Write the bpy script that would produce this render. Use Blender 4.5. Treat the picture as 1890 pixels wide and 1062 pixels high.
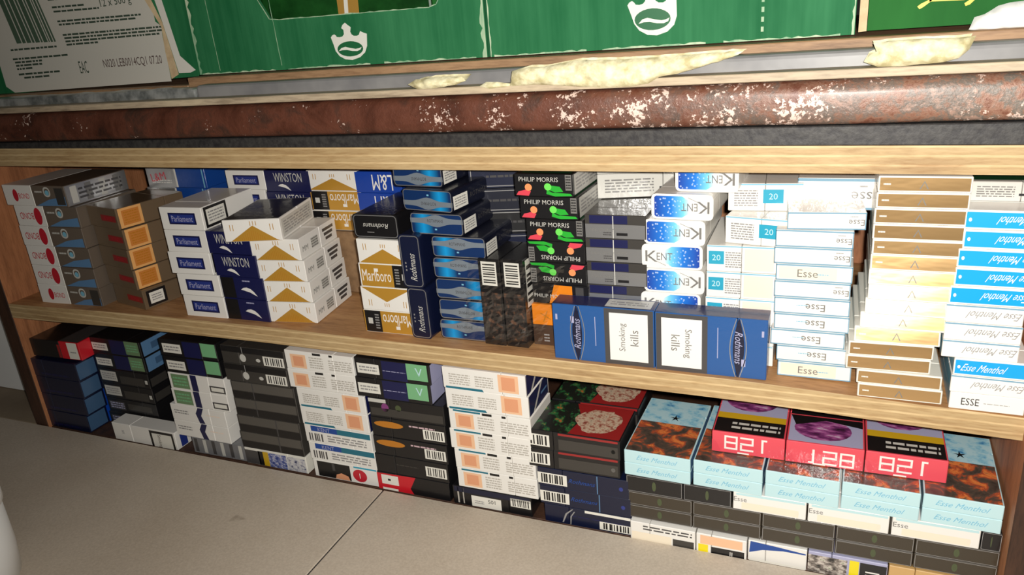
import bpy, bmesh, math, random
from mathutils import Vector, Matrix, noise
for o in list(bpy.data.objects): bpy.data.objects.remove(o)
sc = bpy.context.scene; COL = sc.collection
MM = 0.001
# ---------------------------------------------------------------- camera, light, exposure
CAM = [0.0, -588.89965, 310.80169, -0.41713, 0.35894, 0.08379, 1438.11688]   # x, y, z (mm), yaw, pitch, roll, focal length in pixels of a 1890 px wide frame
def cam_axes():
    yaw, pit, rol = CAM[3:6]
    f = Vector((math.sin(yaw)*math.cos(pit), math.cos(yaw)*math.cos(pit), -math.sin(pit)))
    r = Vector((math.cos(yaw), -math.sin(yaw), 0)); d = f.cross(r)
    return (r*math.cos(rol)+d*math.sin(rol), d*math.cos(rol)-r*math.sin(rol), f)
r_, d_, f_ = cam_axes()
cd = bpy.data.cameras.new('camera'); cam = bpy.data.objects.new('camera', cd); COL.objects.link(cam)
m = Matrix((r_, -d_, -f_)).transposed().to_4x4(); m.translation = Vector(CAM[:3])*MM
cam.matrix_world = m
cd.sensor_fit = 'HORIZONTAL'; cd.sensor_width = 36; cd.lens = CAM[6]/1890*36; cd.clip_start = 0.01
sc.camera = cam
w = bpy.data.worlds.new('world'); sc.world = w; w.use_nodes = True
bg = w.node_tree.nodes['Background']; bg.inputs[0].default_value = (1.0, 0.93, 0.82, 1); bg.inputs[1].default_value = 0.02
ld = bpy.data.lights.new('phone_flash', 'SPOT'); ld.energy = 26.5; ld.shadow_soft_size = 0.005; ld.color = (1.0, 0.965, 0.91); ld.spot_size = math.radians(158); ld.spot_blend = 1.0
lo = bpy.data.objects.new('phone_flash', ld); COL.objects.link(lo)
lo.location = (Vector(CAM[:3]) + r_*14 - d_*10)*MM
lo.rotation_euler = (f_ + r_*.31 + d_*.02).to_track_quat('-Z', 'Y').to_euler()
sc.view_settings.view_transform = 'Standard'; sc.view_settings.look = 'None'
sc.view_settings.exposure = 0.0; sc.view_settings.gamma = 1.0; sc.view_settings.use_curve_mapping = False

# ---------------------------------------------------------------- materials
def lin(c):
    c = c/255
    return c/12.92 if c <= .04045 else ((c+.055)/1.055)**2.4
def rgb(c): return (lin(c[0]), lin(c[1]), lin(c[2]), 1)
MATS = {}
class N:
    def __init__(s, name):
        s.m = bpy.data.materials.new(name); s.m.use_nodes = True; s.t = s.m.node_tree
        s.b = s.t.nodes['Principled BSDF']; s.m['made'] = 1
    def n(s, typ, **kw):
        x = s.t.nodes.new(typ)
        for k, v in kw.items():
            if k in x.inputs.keys(): x.inputs[k].default_value = v
            else: setattr(x, k, v)
        return x
    def l(s, a, b): s.t.links.new(a, b)
    def ramp(s, fac, stops, interp='LINEAR'):
        x = s.n('ShaderNodeValToRGB'); x.color_ramp.interpolation = interp
        e = x.color_ramp.elements
        while len(e) < len(stops): e.new(.5)
        for i, (p, c) in enumerate(stops): e[i].position = p; e[i].color = rgb(c)
        s.l(fac, x.inputs[0]); return x.outputs[0]
    def coord(s, which='Object', scale=(1, 1, 1), rot=(0, 0, 0), loc=(0, 0, 0)):
        tc = s.n('ShaderNodeTexCoord'); mp = s.n('ShaderNodeMapping')
        mp.inputs['Scale'].default_value = scale; mp.inputs['Rotation'].default_value = rot; mp.inputs['Location'].default_value = loc
        s.l(tc.outputs[which], mp.inputs[0]); return mp.outputs[0]
    def noise(s, vec, scale, detail=3, rough=.5, dist=0):
        x = s.n('ShaderNodeTexNoise'); x.inputs['Scale'].default_value = scale; x.inputs['Detail'].default_value = detail
        x.inputs['Roughness'].default_value = rough; x.inputs['Distortion'].default_value = dist
        if vec is not None: s.l(vec, x.inputs['Vector'])
        return x.outputs[0]
    def bump(s, h, strength, dist=.001, coat=False):
        x = s.n('ShaderNodeBump'); x.inputs['Strength'].default_value = strength; x.inputs['Distance'].default_value = dist
        s.l(h, x.inputs['Height']); s.l(x.outputs[0], s.b.inputs['Coat Normal' if coat else 'Normal']); return x
    def mix(s, fac, a, b, mode='MIX'):
        x = s.n('ShaderNodeMix', data_type='RGBA', blend_type=mode)
        if isinstance(fac, (int, float)): x.inputs[0].default_value = fac
        else: s.l(fac, x.inputs[0])
        for i, v in ((6, a), (7, b)):
            if isinstance(v, tuple): x.inputs[i].default_value = rgb(v) if len(v) == 3 else v
            else: s.l(v, x.inputs[i])
        return x.outputs[2]
    def base(s, c):
        if isinstance(c, tuple): s.b.inputs['Base Color'].default_value = rgb(c)
        else: s.l(c, s.b.inputs['Base Color'])
    def set(s, **kw):
        for k, v in kw.items(): s.b.inputs[k.replace('_', ' ')].default_value = v
def film(k, strength=.12):
    """cellophane over print: a clear coat with faint wrinkles"""
    k.set(Coat_Weight=.55, Coat_Roughness=.12)
    g = k.n('ShaderNodeNewGeometry')
    h = k.noise(g.outputs['Position'], 140, 2, .55, 1.2)
    k.bump(h, strength, .002, coat=True)
def ink(name, c, rough=.45, metal=0, coat=True):
    if name in MATS: return MATS[name].m
    k = N(name); k.base(c); k.set(Roughness=rough, Metallic=metal)
    if coat: film(k)
    MATS[name] = k; return k.m
PAL = dict(white=(236,233,226), paper=(232,229,218), cream=(240,228,205), greywhite=(200,198,190), red=(196,30,48), taupe=(104,92,80), paleblue=(92,132,172),
    bronze=(128,108,84), rust=(150,34,34), orangestamp=(204,128,56), paleorange=(232,172,104), navy=(18,22,72), labelblue=(38,54,130), black=(18,17,19), gold=(206,154,58),
    grey=(150,148,146), darkgrey=(70,68,68), royal=(14,62,160), steel=(160,172,184), midblue=(10,44,92), cyan=(14,150,214), inkgrey=(120,118,114), silver=(190,190,190),
    green=(40,170,50), brightgreen=(110,220,90), peach=(240,150,95), pink=(220,70,85), orange=(232,132,20), brown=(70,50,38), teal=(40,160,190), darkteal=(28,110,130),
    skyblue=(0,160,225), palecyan=(188,222,226), lightblue=(124,186,210), crimson=(226,76,90), mint=(120,180,130), sage=(110,140,100), blue=(20,70,150), roth=(32,84,146),
    purple=(130,60,120), yellow=(240,220,20), mustard=(205,165,30), stamp=(240,192,152), stampdark=(226,158,118), blush=(250,226,205), deepblue=(9,18,48), goldtan=(205,165,105), charcoal=(58,55,51),
    oliveblack=(58,50,38), glow=(190,120,30), lilac=(170,170,200), brightblue=(10,70,180), darkgreen=(16,70,36), foilgrey=(120,120,122), red2=(205,25,40), moss=(70,80,50), faint=(184,178,168), nightblue=(12,16,34), pinkgrey=(200,170,176), slate=(120,160,182), slateblue=(66,98,132), midgrey=(86,82,76))
METAL = {'silver': (.3, .75), 'steel': (.35, .55), 'bronze': (.38, .35), 'gold': (.4, .3)}
def P(name):
    r, mt = METAL.get(name, (.45, 0))
    return ink('print_'+name, PAL[name], r, mt)
def special(name):
    if name in MATS: return MATS[name].m
    k = N(name); MATS[name] = k
    k.set(Roughness=.45); film(k)
    uv = k.coord('UV')
    sp = k.n('ShaderNodeSeparateXYZ'); k.l(uv, sp.inputs[0]); U, V = sp.outputs[0], sp.outputs[1]
    if name == 'snow':
        g = k.ramp(U, [(0, (18,60,160)), (.45, (24,120,214)), (.78, (120,208,240)), (1, (240,248,252))])
        vo = k.n('ShaderNodeTexVoronoi'); vo.inputs['Scale'].default_value = 9
        k.l(k.coord('UV', (1.3, .75, 1)), vo.inputs['Vector'])
        dots = k.ramp(vo.outputs['Distance'], [(.22, (255,255,255)), (.34, (0,0,0))])
        k.base(k.mix(k.n_mul(dots, .75) if False else dots, g, k.mix(.5, g, (225,240,255))))
    elif name == 'goldslim':
        k.base((206,168,116)); k.set(Metallic=.75, Roughness=.3)
        k.bump(k.noise(k.coord('Object', (.5, 1, 1.5)), 70, 2, .5), .13, .002)
    elif name == 'fire':
        n = k.noise(k.coord('UV', (1, 1, 1)), 3.2, 5, .6, .6)
        k.base(k.ramp(n, [(.32, (52,46,42)), (.47, (84,72,62)), (.54, (176,80,48)), (.6, (226,130,66)), (.68, (96,78,62))]))
    elif name == 'splash':
        n = k.noise(k.coord('UV', (1, 1, 1)), 4, 5, .6)
        k.base(k.ramp(n, [(.46, (178,214,222)), (.56, (140,196,216)), (.66, (60,130,180))]))
    elif name == 'mouth':
        n = k.noise(k.coord('UV', (1, 2, 1)), 3, 4, .55)
        k.base(k.ramp(n, [(.3, (40,16,34)), (.45, (110,44,100)), (.56, (170,90,150)), (.68, (200,180,200))]))
    elif name == 'blast':
        n = k.noise(k.coord('UV', (1, 1, 1)), 9, 5, .65)
        k.base(k.ramp(n, [(.34, (120,40,36)), (.43, (170,120,100)), (.55, (206,186,160)), (.66, (150,126,108))]))
    elif name == 'murk':
        n = k.noise(k.coord('UV', (1, 1, 1)), 4, 4, .6)
        k.base(k.ramp(n, [(.35, (24,34,26)), (.5, (30,30,26)), (.58, (40,110,60)), (.68, (190,100,50))]))
    elif name == 'photo':
        n = k.noise(k.coord('UV', (1, 1, 1)), 4, 4, .6)
        k.base(k.ramp(n, [(.35, (30,30,30)), (.48, (130,120,112)), (.58, (210,200,190)), (.7, (90,120,70))]))
    elif name == 'bluephoto':
        n = k.noise(k.coord('UV', (1, 1, 1)), 5, 4, .6)
        k.base(k.ramp(n, [(.38, (40,60,130)), (.5, (110,120,170)), (.6, (200,200,214)), (.7, (40,40,60))]))
    elif name == 'whitephoto':
        n = k.noise(k.coord('UV', (1, 1, 1)), 5, 4, .6)
        k.base(k.ramp(n, [(.36, (40,50,90)), (.44, (180,180,190)), (.6, (215,212,208))]))
    elif name == 'ember':
        n = k.noise(k.coord('UV', (1, 2, 1)), 4, 4, .6, .8)
        k.base(k.ramp(n, [(.4, (24,22,22)), (.55, (52,44,40)), (.66, (112,74,52)), (.78, (44,40,38))]))
    elif name == 'cyanglow':
        k.base(k.ramp(U, [(0, (10,44,92)), (.5, (16,150,214)), (1, (10,44,92))]))
    elif name == 'tan':
        k.base((205,165,105))
    return k.m
SPECIAL = {'snow','goldslim','fire','splash','mouth','blast','murk','photo','bluephoto','whitephoto','ember','cyanglow'}
def MT(n): return special(n) if n in SPECIAL else P(n)

# ---------------------------------------------------------------- mesh helpers
def link(name, me, parent=None):
    o = bpy.data.objects.new(name, me); COL.objects.link(o)
    if parent: o.parent = parent
    return o
def tag(o, label, cat, group=None):
    o['label'] = label; o['category'] = cat
    if group: o['group'] = group
    return o
def empty(name, loc=(0, 0, 0)):
    o = bpy.data.objects.new(name, None); o.empty_display_size = .02; COL.objects.link(o); o.location = [v*MM for v in loc]; return o
def bm_box(bm, lo, hi, bev=0, seg=1):
    g = bmesh.ops.create_cube(bm, size=1)
    vs = g['verts']
    for v in vs:
        v.co = Vector([(lo[i]+hi[i])/2 + v.co[i]*(hi[i]-lo[i]) for i in range(3)])
    if bev:
        es = list({e for v in vs for e in v.link_edges})
        bmesh.ops.bevel(bm, geom=es, offset=bev, segments=seg, affect='EDGES', profile=.5)
def bm_mesh(bm, name, mats):
    for v in bm.verts: v.co *= MM
    me = bpy.data.meshes.new(name); bm.to_mesh(me); bm.free()
    for mt in (mats if isinstance(mats, (list, tuple)) else [mats]): me.materials.append(mt)
    return me
def box(name, lo, hi, mat, parent=None, bev=.8):
    bm = bmesh.new(); bm_box(bm, lo, hi, bev); return link(name, bm_mesh(bm, name, mat), parent)
TEXTS = {}
def text_geo(s, bold=False):
    if s in TEXTS: return TEXTS[s]
    cu = bpy.data.curves.new('t', 'FONT'); cu.body = s; cu.resolution_u = 2
    if bold: cu.offset = .012
    o = bpy.data.objects.new('t', cu); COL.objects.link(o)
    me = bpy.data.meshes.new_from_object(o.evaluated_get(bpy.context.evaluated_depsgraph_get()))
    vs = [(v.co.x, v.co.y) for v in me.vertices]; fs = [tuple(p.vertices) for p in me.polygons]
    x0 = min(v[0] for v in vs); x1 = max(v[0] for v in vs); y0 = min(v[1] for v in vs); y1 = max(v[1] for v in vs)
    cx, cy = (x0+x1)/2, (y0+y1)/2
    vs = [(a-cx, b-cy) for a, b in vs]
    bpy.data.objects.remove(o); bpy.data.curves.remove(cu); bpy.data.meshes.remove(me)
    TEXTS[s] = (vs, fs, x1-x0, y1-y0); return TEXTS[s]

class Design:
    """a pack of w x t x d mm (front face towards -Y); printed areas are named parts lying on its faces"""
    def __init__(s, wd, t, d, flip=False):
        s.w, s.t, s.d, s.flip = wd, t, d, flip; s.parts = {}; s.seq = 0; s.meshes = []
    def frame(s, f):
        w2, d2, t = s.w/2, s.d/2, s.t
        return {'F': (Vector((-w2, -d2, 0)), Vector((1, 0, 0)), Vector((0, 0, 1)), s.w, t),
                'R': (Vector((w2, -d2, 0)), Vector((0, 1, 0)), Vector((0, 0, 1)), s.d, t),
                'L': (Vector((-w2, d2, 0)), Vector((0, -1, 0)), Vector((0, 0, 1)), s.d, t),
                'T': (Vector((-w2, -d2, t)), Vector((1, 0, 0)), Vector((0, 1, 0)), s.w, s.d)}[f]
    def add(s, part, f, pts, faces, mat, lay):
        o, u, v, W, H = s.frame(f); n = u.cross(v)
        pd = s.parts.setdefault(part, dict(v=[], f=[], m=[], mats=[], uv=[]))
        if mat not in pd['mats']: pd['mats'].append(mat)
        mi = pd['mats'].index(mat); b = len(pd['v'])
        xs = [p[0] for p in pts]; ys = [p[1] for p in pts]; x0, x1, y0, y1 = min(xs), max(xs), min(ys), max(ys)
        for a, c in pts:
            pd['uv'].append(((a-x0)/max(1e-6, x1-x0), (c-y0)/max(1e-6, y1-y0)))
            if s.flip and f == 'F': a, c = 1-a, 1-c
            pd['v'].append(o + u*(a*W) + v*(c*H) + n*(.10+.07*lay))
        for q in faces: pd['f'].append([b+i for i in q]); pd['m'].append(mi)
    def poly(s, part, pts, mat, f='F', lay=0): s.add(part, f, pts, [list(range(len(pts)))], mat, lay)
    def rect(s, part, u0, v0, u1, v1, mat, f='F', lay=0): s.poly(part, [(u0, v0), (u1, v0), (u1, v1), (u0, v1)], mat, f, lay)
    def ell(s, part, cu, cv, ru, rv, mat, f='F', lay=0, n=20):
        s.poly(part, [(cu+ru*math.cos(2*math.pi*i/n), cv+rv*math.sin(2*math.pi*i/n)) for i in range(n)], mat, f, lay)
    def ring(s, part, u0, v0, u1, v1, th, mat, f='F', lay=0, rad=None):
        """a rounded frame line, th and rad in mm"""
        W, H = s.frame(f)[3:]
        def loop(i):
            a0, b0, a1, b1 = u0*W+i, v0*H+i, u1*W-i, v1*H-i; r = max(.3, (rad if rad else 4)-i); o = []
            for cx, cy, st in ((a1-r, b0+r, -90), (a1-r, b1-r, 0), (a0+r, b1-r, 90), (a0+r, b0+r, 180)):
                for k in range(5):
                    an = math.radians(st+k*22.5); o.append(((cx+r*math.cos(an))/W, (cy+r*math.sin(an))/H))
            return o
        A, B = loop(0), loop(th); n = len(A)
        s.add(part, f, A+B, [[i, (i+1) % n, n+(i+1) % n, n+i] for i in range(n)], mat, lay)
    def rrect(s, part, u0, v0, u1, v1, rad, mat, f='F', lay=0):
        W, H = s.frame(f)[3:]; o = []
        a0, b0, a1, b1 = u0*W, v0*H, u1*W, v1*H; r = rad
        for cx, cy, st in ((a1-r, b0+r, -90), (a1-r, b1-r, 0), (a0+r, b1-r, 90), (a0+r, b0+r, 180)):
            for k in range(4):
                an = math.radians(st+k*30); o.append(((cx+r*math.cos(an))/W, (cy+r*math.sin(an))/H))
        s.poly(part, o, mat, f, lay)
    def text(s, txt, cu, cv, h, mat, f='F', rot=0, lay=2, wmax=None, part='lettering', slant=0, squash=1):
        """h: letter height in mm, wmax: widest extent in mm"""
        vs, fs, tw, th = text_geo(txt); W, H = s.frame(f)[3:]
        k = h/th; kx = k*squash
        if wmax and tw*kx > wmax: kx = wmax/tw
        a = math.radians(rot); o = []
        for x, y in vs:
            x, y = x*kx+slant*y*k, y*k
            o.append((cu+(x*math.cos(a)-y*math.sin(a))/W, cv+(x*math.sin(a)+y*math.cos(a))/H))
        s.add(part, f, o, fs, mat, lay)
    def bars(s, u0, v0, u1, v1, n=9, f='F', lay=0, vert=True, bg='paper', fg='black', part='barcode', lo=.1, hi=.9):
        s.rect(part, u0, v0, u1, v1, MT(bg), f, lay); R = random.Random(n*7+1)
        for i in range(n):
            a = .1+.8*(i+R.random()*.5)/n; b = a+.8/n*(.3+.4*R.random())
            if vert: s.rect(part, u0+(u1-u0)*a, v0+(v1-v0)*lo, u0+(u1-u0)*b, v0+(v1-v0)*hi, MT(fg), f, lay+1)
            else: s.rect(part, u0+(u1-u0)*lo, v0+(v1-v0)*a, u0+(u1-u0)*hi, v0+(v1-v0)*b, MT(fg), f, lay+1)
    def lines(s, u0, v0, u1, v1, n, mat, f='F', lay=0, part='small_print', seed=1):
        """rows of print too small to read: broken dashes"""
        R = random.Random(seed)
        for i in range(n):
            y = v1-(v1-v0)*(i+.25)/n; hh = (v1-v0)/n*.5; x = u0
            while x < u1:
                q = min(u1, x+(u1-u0)*(.08+.16*R.random())); s.rect(part, x, y-hh, q, y, mat, f, lay); x = q+(u1-u0)*.035
    def body(s, mat, lid=None, r=.5, seg=1, lidmat=None, name='body', round_y=0):
        w2, d2, t = s.w/2, s.d/2, s.t
        lo, hi = [-w2, -d2, 0], [w2, d2, t]; boxes = [(name, list(lo), list(hi), mat)]
        if lid:
            ax, end, fr = lid; i = 'xyz'.index(ax); ln = (hi[i]-lo[i])*fr
            l1, h1, l2, h2 = list(lo), list(hi), list(lo), list(hi)
            if end == 'lo': h2[i] = lo[i]+ln; l1[i] = lo[i]+ln+.35
            else: l2[i] = hi[i]-ln; h1[i] = hi[i]-ln-.35
            boxes = [(name, l1, h1, mat), ('lid', l2, h2, lidmat or mat)]
        for nm, a, b, mt in boxes:
            bm = bmesh.new()
            if round_y:
                bm_box(bm, a, b)
                es = [e for e in bm.edges if abs((e.verts[0].co-e.verts[1].co).normalized().y) > .9]
                bmesh.ops.bevel(bm, geom=es, offset=round_y, segments=3, affect='EDGES', profile=.5)
            else: bm_box(bm, a, b, r, seg)
            s.meshes.append((nm, bm_mesh(bm, nm, mt)))
    def done(s):
        for nm, p in s.parts.items():
            me = bpy.data.meshes.new(nm); me.from_pydata([v*MM for v in p['v']], [], p['f'])
            for mt in p['mats']: me.materials.append(mt)
            me.polygons.foreach_set('material_index', p['m'])
            uvl = me.uv_layers.new(name='UVMap')
            for lp in me.loops: uvl.data[lp.index].uv = p['uv'][lp.vertex_index]
            me.update(); s.meshes.append((nm, me))
        return s.meshes
def mirror_x(pts): return [(1-a, b) for a, b in pts]
EAGLE = [(0, .55), (.16, .72), (.38, .78), (.62, .66), (.8, .42), (1, 0), (.78, .16), (.56, .34), (.34, .42), (.16, .5)]
def eagle(D, u0, v0, u1, v1): D.poly('emblem', [(u0+(u1-u0)*a, v0+(v1-v0)*b) for a, b in EAGLE], MT('white'), lay=1)
def band(v, amp): # a wave band that swells in the middle
    up = [(1-i/16, v+.11+amp*math.exp(-((i/16-.5)/.17)**2)) for i in range(17)]
    lo = [(i/16, v-.11-amp*math.exp(-((i/16-.5)/.17)**2)) for i in range(17)]
    return lo+up

def make(kind, var, w, t, d):
    D = Design(w, t, d); M_ = MT
    if kind == 'bond':
        D.flip = False; D.body(M_('taupe'), ('x', 'lo', .47), lidmat=M_('white'))
        c = M_('red')
        if var == 0: D.ell('red_oval', .36, .5, .06, .42, c); D.text('BOND', .18, .5, t*.34, c, rot=180, wmax=w*.22)
        else: D.ell('red_oval', .19, .5, .042, .3, c); D.text('BOND', .33, .48, t*.26, c, rot=0, wmax=w*.17)
        D.poly('blue_flash', [(.5, .02), (.98, .06), (.98, .5), (.72, .34)], M_('paleblue')); D.rect('dark_corner', .84, .1, .97, .9, M_('charcoal'), lay=1) if var >= 1 else None
        D.ring('swirl', .66, .46, .77, .94, 2, M_('greywhite'), lay=1, rad=5); D.ell('swirl_dot', .715, .66, .03, .13, M_('lightblue'), lay=1)
        D.lines(.52, .62, .64, .78, 1, M_('greywhite')); D.rect('edge_strip', .455, .02, .47, .98, M_('paper'), lay=1)
        if var < 2: return D.done()
        D.rect('silver_side', .01, .03, .99, .97, M_('silver'), 'R')
        for i in range(4): D.rect('grey_print', .08+i*.23, .1, .18+i*.23, .9, M_('inkgrey' if i % 2 else 'greywhite'), 'R', 1)
        D.lines(.2, .2, .9, .8, 3, M_('darkgrey'), 'R', 2)
    elif kind == 'bronze':
        D.body(M_('bronze'), ('y', 'hi', .28)); D.rect('red_bar', .45, .34, .95, .64, M_('rust')); D.text('BOND', .7, .49, t*.17, M_('red'), wmax=w*.4)
        if var == 0:
            D.rect('tax_stamp', .03, .03, .36, .97, M_('paleorange'), 'R'); D.rect('tax_stamp', .075, .14, .32, .86, M_('orangestamp'), 'R', 1); D.lines(.1, .2, .3, .8, 5, M_('glow'), 'R', 2, 'tax_stamp')
        else:
            D.rect('warning_panel', .05, .1, .34, .9, M_('black'), 'R'); D.rect('warning_panel', .09, .22, .3, .78, M_('paper'), 'R', 1); D.lines(.12, .32, .27, .68, 3, M_('grey'), 'R', 2)
    elif kind == 'parliament':
        D.body(M_('white'), ('y', 'lo', .28)); D.rect('name_label', .19, .25, .84, .76, M_('navy')); D.rect('name_label', .23, .32, .8, .69, M_('labelblue'), lay=1)
        D.text('Parliament', .515, .5, t*.26, M_('lilac'), wmax=w*.5)
        D.rect('warning_panel', .04, .06, .46, .96, M_('black'), 'R'); D.rect('warning_panel', .08, .18, .42, .84, M_('paper'), 'R', 1); D.lines(.11, .26, .39, .76, 4, M_('grey'), 'R', 2)
        D.rect('warning_panel', .06, .3, .94, .97, M_('paper'), 'T')
    elif kind == 'winston':
        D.body(M_('navy'), ('y', 'lo', .28))
        if var == 0: D.text('WINSTON', .52, .68, t*.42, M_('greywhite'), wmax=w*.62); eagle(D, .28, .06, .56, .46)
        else: D.rect('dark_panel', .02, .03, .32, .97, M_('black')); eagle(D, .46, .16, .82, .66); D.lines(.52, .78, .7, .9, 1, M_('lilac'))
    elif kind == 'marlboro':
        D.body(M_('white'), ('y', 'lo', .54)); c = M_('gold')
        D.poly('chevron', [(.1, .02), (.96, .02), (.9, .08), (.52, .72), (.14, .08)], c)
        for u in (.12, .17, .48, .53, .58, .82, .87): D.rect('gold_ticks', u, .5+.22*(u > .4 and u < .6), u+.012, .78+.14*(u > .4 and u < .6), c, lay=1)
        for i in range(12): D.rect('chevron', .3+i*.036, .06, .306+i*.036, .12+.42*(1-abs(i-5.7)/6.5), M_('glow'), lay=1)
        if var == 0:
            D.text('MM', .14, .45, t*.24, M_('inkgrey'), 'R', slant=.2); D.rect('stamp_print', .3, .25, .48, .72, M_('greywhite'), 'R'); D.lines(.3, .25, .48, .72, 4, M_('inkgrey'), 'R', 1)
            for j in range(3): D.rect('warning_text', .62+.03*j, .66-.22*j, .92-.03*j, .8-.22*j, M_('darkgrey'), 'R')
        else:
            D.rect('dark_top', .02, .02, .98, .98, M_('black'), 'T'); D.rect('grey_print', .05, .1, .95, .9, M_('greywhite'), 'R'); D.lines(.1, .2, .9, .8, 5, M_('grey'), 'R', 1)
    elif kind == 'silver':
        D.body(M_('blue'), ('x', 'lo', .5), lidmat=M_('silver')); D.text('L&M', .2, .55, t*.4, M_('pink'), rot=8); D.lines(.08, .2, .42, .42, 2, M_('white'))
        D.rect('film_seam', .49, .02, .52, .98, M_('paper'), lay=1); D.rect('film_seam', .95, .02, .97, .98, M_('lightblue'), lay=1)
    elif kind == 'goldside':
        if var in (0, 2):
            D.flip = var == 2; D.body(M_('white'), ('y', 'lo', .3)); D.poly('chevron', [(.02, .02), (.98, .02), (.93, .08), (.5, .62), (.06, .08)], M_('gold'))
            for u in (.12, .17, .46, .5, .54, .8, .85): D.rect('gold_ticks', u, .55+.12*(u > .4 and u < .6), u+.012, .82, M_('gold'), lay=1)
        else:
            D.flip = var == 1; D.body(M_('white'), ('y', 'lo', .3)); D.rect('gold_panel', .0, .03, .97, .97, M_('gold'))
            D.rect('black_label', .02, .03, .34, .97, M_('black'), lay=1); D.rect('black_label', .08, .38, .17, .64, M_('greywhite'), lay=2); D.lines(.22, .15, .3, .85, 6, M_('grey'), lay=2)
            D.text('Marlboro', .66, .5 if var == 1 else .6, t*.5, M_('white'), rot=180, wmax=w*.56); D.rect('white_crest', .62, .2, .7, .34, M_('white'), lay=1)
    elif kind == 'lm':
        D.body(M_('royal'), ('y', 'lo', .28)); D.text('L&M', .6, .5, t*.74, M_('white'), rot=180, wmax=w*.44, squash=.8)
    elif kind == 'blacktin':
        D.body(M_('black'), ('y', 'lo', .3), round_y=4); D.ring('silver_outline', .02, .04, .98, .96, .9, M_('silver'), rad=4); D.text('Rothmans', .5, .52, t*.2, M_('greywhite'), rot=180, slant=.3); D.lines(.3, .22, .46, .28, 1, M_('grey'))
    elif kind == 'blackstand':
        D.body(M_('deepblue'), ('y', 'lo', .3), round_y=4); D.ring('silver_outline', .04, .02, .96, .98, .9, M_('silver'), rad=4); D.text('Rothmans', .55, .4, w*.3, M_('greywhite'), rot=90, slant=.3, wmax=t*.5); D.lines(.2, .3, .26, .5, 3, M_('grey'))
    elif kind == 'aqua':
        D.flip = var == 1; D.body(M_('nightblue'), ('y', 'lo', .28), round_y=3.4); D.rrect('blue_panel', .02, .04, .98, .96, 3, M_('midblue'), lay=-.5)
        D.rrect('cyan_glow', .06, .05, .44, .95, 1.5, special('cyanglow')); D.poly('silver_wave', band(.64, .17), M_('steel'), lay=1); D.ring('silver_outline', .01, .03, .99, .97, .8, M_('silver'), lay=2, rad=3.4)
        D.text('ROTHMANS', .48, .64, t*.15, M_('darkgrey'), wmax=w*.3); D.rect('white_dot', .46, .22, .5, .29, M_('lightblue'), lay=1)
        D.rect('side_sticker', .02, .12, .3, .72, M_('paper'), 'R'); D.lines(.05, .2, .27, .64, 4, M_('grey'), 'R', 1); D.text('ROTHMANS', .56, .5, t*.22, M_('darkgrey'), 'R', slant=.2); D.rect('silver_band', .86, .04, .92, .96, M_('inkgrey'), 'R')
    elif kind == 'dark':
        D.body(M_(['deepblue', 'black', 'nightblue'][var]), ('x', 'hi', .3), round_y=3); D.ring('silver_outline', .02, .06, .98, .94, .8, M_('grey'), rad=3)
        D.lines(.2, .4, .55, .6, 1, M_('darkgrey')); D.rect('pale_stripe', .76, .05, .82, .95, M_('grey'), lay=1); D.rect('pale_stripe', .86, .1, .97, .6, M_(['lightblue', 'paleblue', 'darkgrey'][var]), lay=1)
    elif kind == 'blackup':
        D.body(M_('black'), ('z', 'hi', .25)); D.bars(.14, .7, .84, .97, 8, vert=False); D.rect('ember_print', .05, .08, .95, .62, special('ember'))
        D.bars(.1, .45, .4, .98, 6, 'R', vert=False); D.rect('ember_print', .1, .06, .9, .4, special('ember'), 'R')
    elif kind == 'orange':
        D.body(M_('brown'), ('z', 'hi', .5), lidmat=M_('orange')); D.text('X', .5, .72, 9, M_('glow'), rot=20); D.lines(.4, .08, .6, .3, 3, M_('grey'))
    elif kind == 'philip':
        D.flip = var == 1; D.body(M_('black'), ('y', 'lo', .28))
        if var < 2:
            D.text('PHILIP MORRIS', .42, .76, t*.2, M_('greywhite'), wmax=w*.74)
            D.poly('red_flash', [(.02, .04), (.24, .02), (.28, .22), (.2, .3), (.06, .2)], M_('pink')); D.ell('fruit_dot', .24, .4, .062, .16, M_('peach'), lay=1)
            D.poly('green_flash', [(.56, .3), (.66, .18), (.96, .16), (.99, .06), (.7, .02), (.55, .12)], M_('green')); D.poly('green_flash', [(.56, .52), (.78, .46), (.84, .24), (.7, .2), (.6, .3)], M_('green'), lay=1); D.ell('fruit_dot', .58, .44, .062, .16, M_('brightgreen'), lay=2)
            D.rect('side_label', .88, .3, .985, .98, M_('inkgrey')); D.lines(.89, .35, .975, .95, 5, M_('black'), lay=1)
        else:
            D.poly('orange_panel', [(.3, .05), (.72, .05), (.72, .95), (.4, .95)], M_('orange')); D.text('PHILIP MORRIS', .34, .4, t*.18, M_('greywhite')); D.rect('side_label', .78, .08, .92, .92, M_('darkgrey'))
        D.rect('grey_side', .05, .05, .95, .95, M_('greywhite'), 'R'); D.lines(.1, .2, .9, .8, 4, M_('grey'), 'R', 1); D.rect('green_top', .1, .05, .95, .95, M_('darkgreen'), 'T')
    elif kind == 'silvernavy':
        D.body(M_('charcoal'), ('y', 'lo', .28)); D.rect('grey_panel', .01, .02, .98, .6, M_('silver')); D.rect('navy_panel', .08, .63, .7, .97, M_('navy')); D.rect('film_seam', .46, .02, .475, .96, M_('greywhite'), lay=2)
        D.text('PARLIAMENT', .28, .36, t*.12, M_('inkgrey')); D.rect('dark_print', .52, .14, .7, .26, M_('black'), lay=1); D.lines(.5, .36, .7, .48, 2, M_('inkgrey'), lay=1); D.lines(.3, .12, .44, .3, 2, M_('darkgrey'), lay=1)
    elif kind == 'greenwhite':
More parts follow.
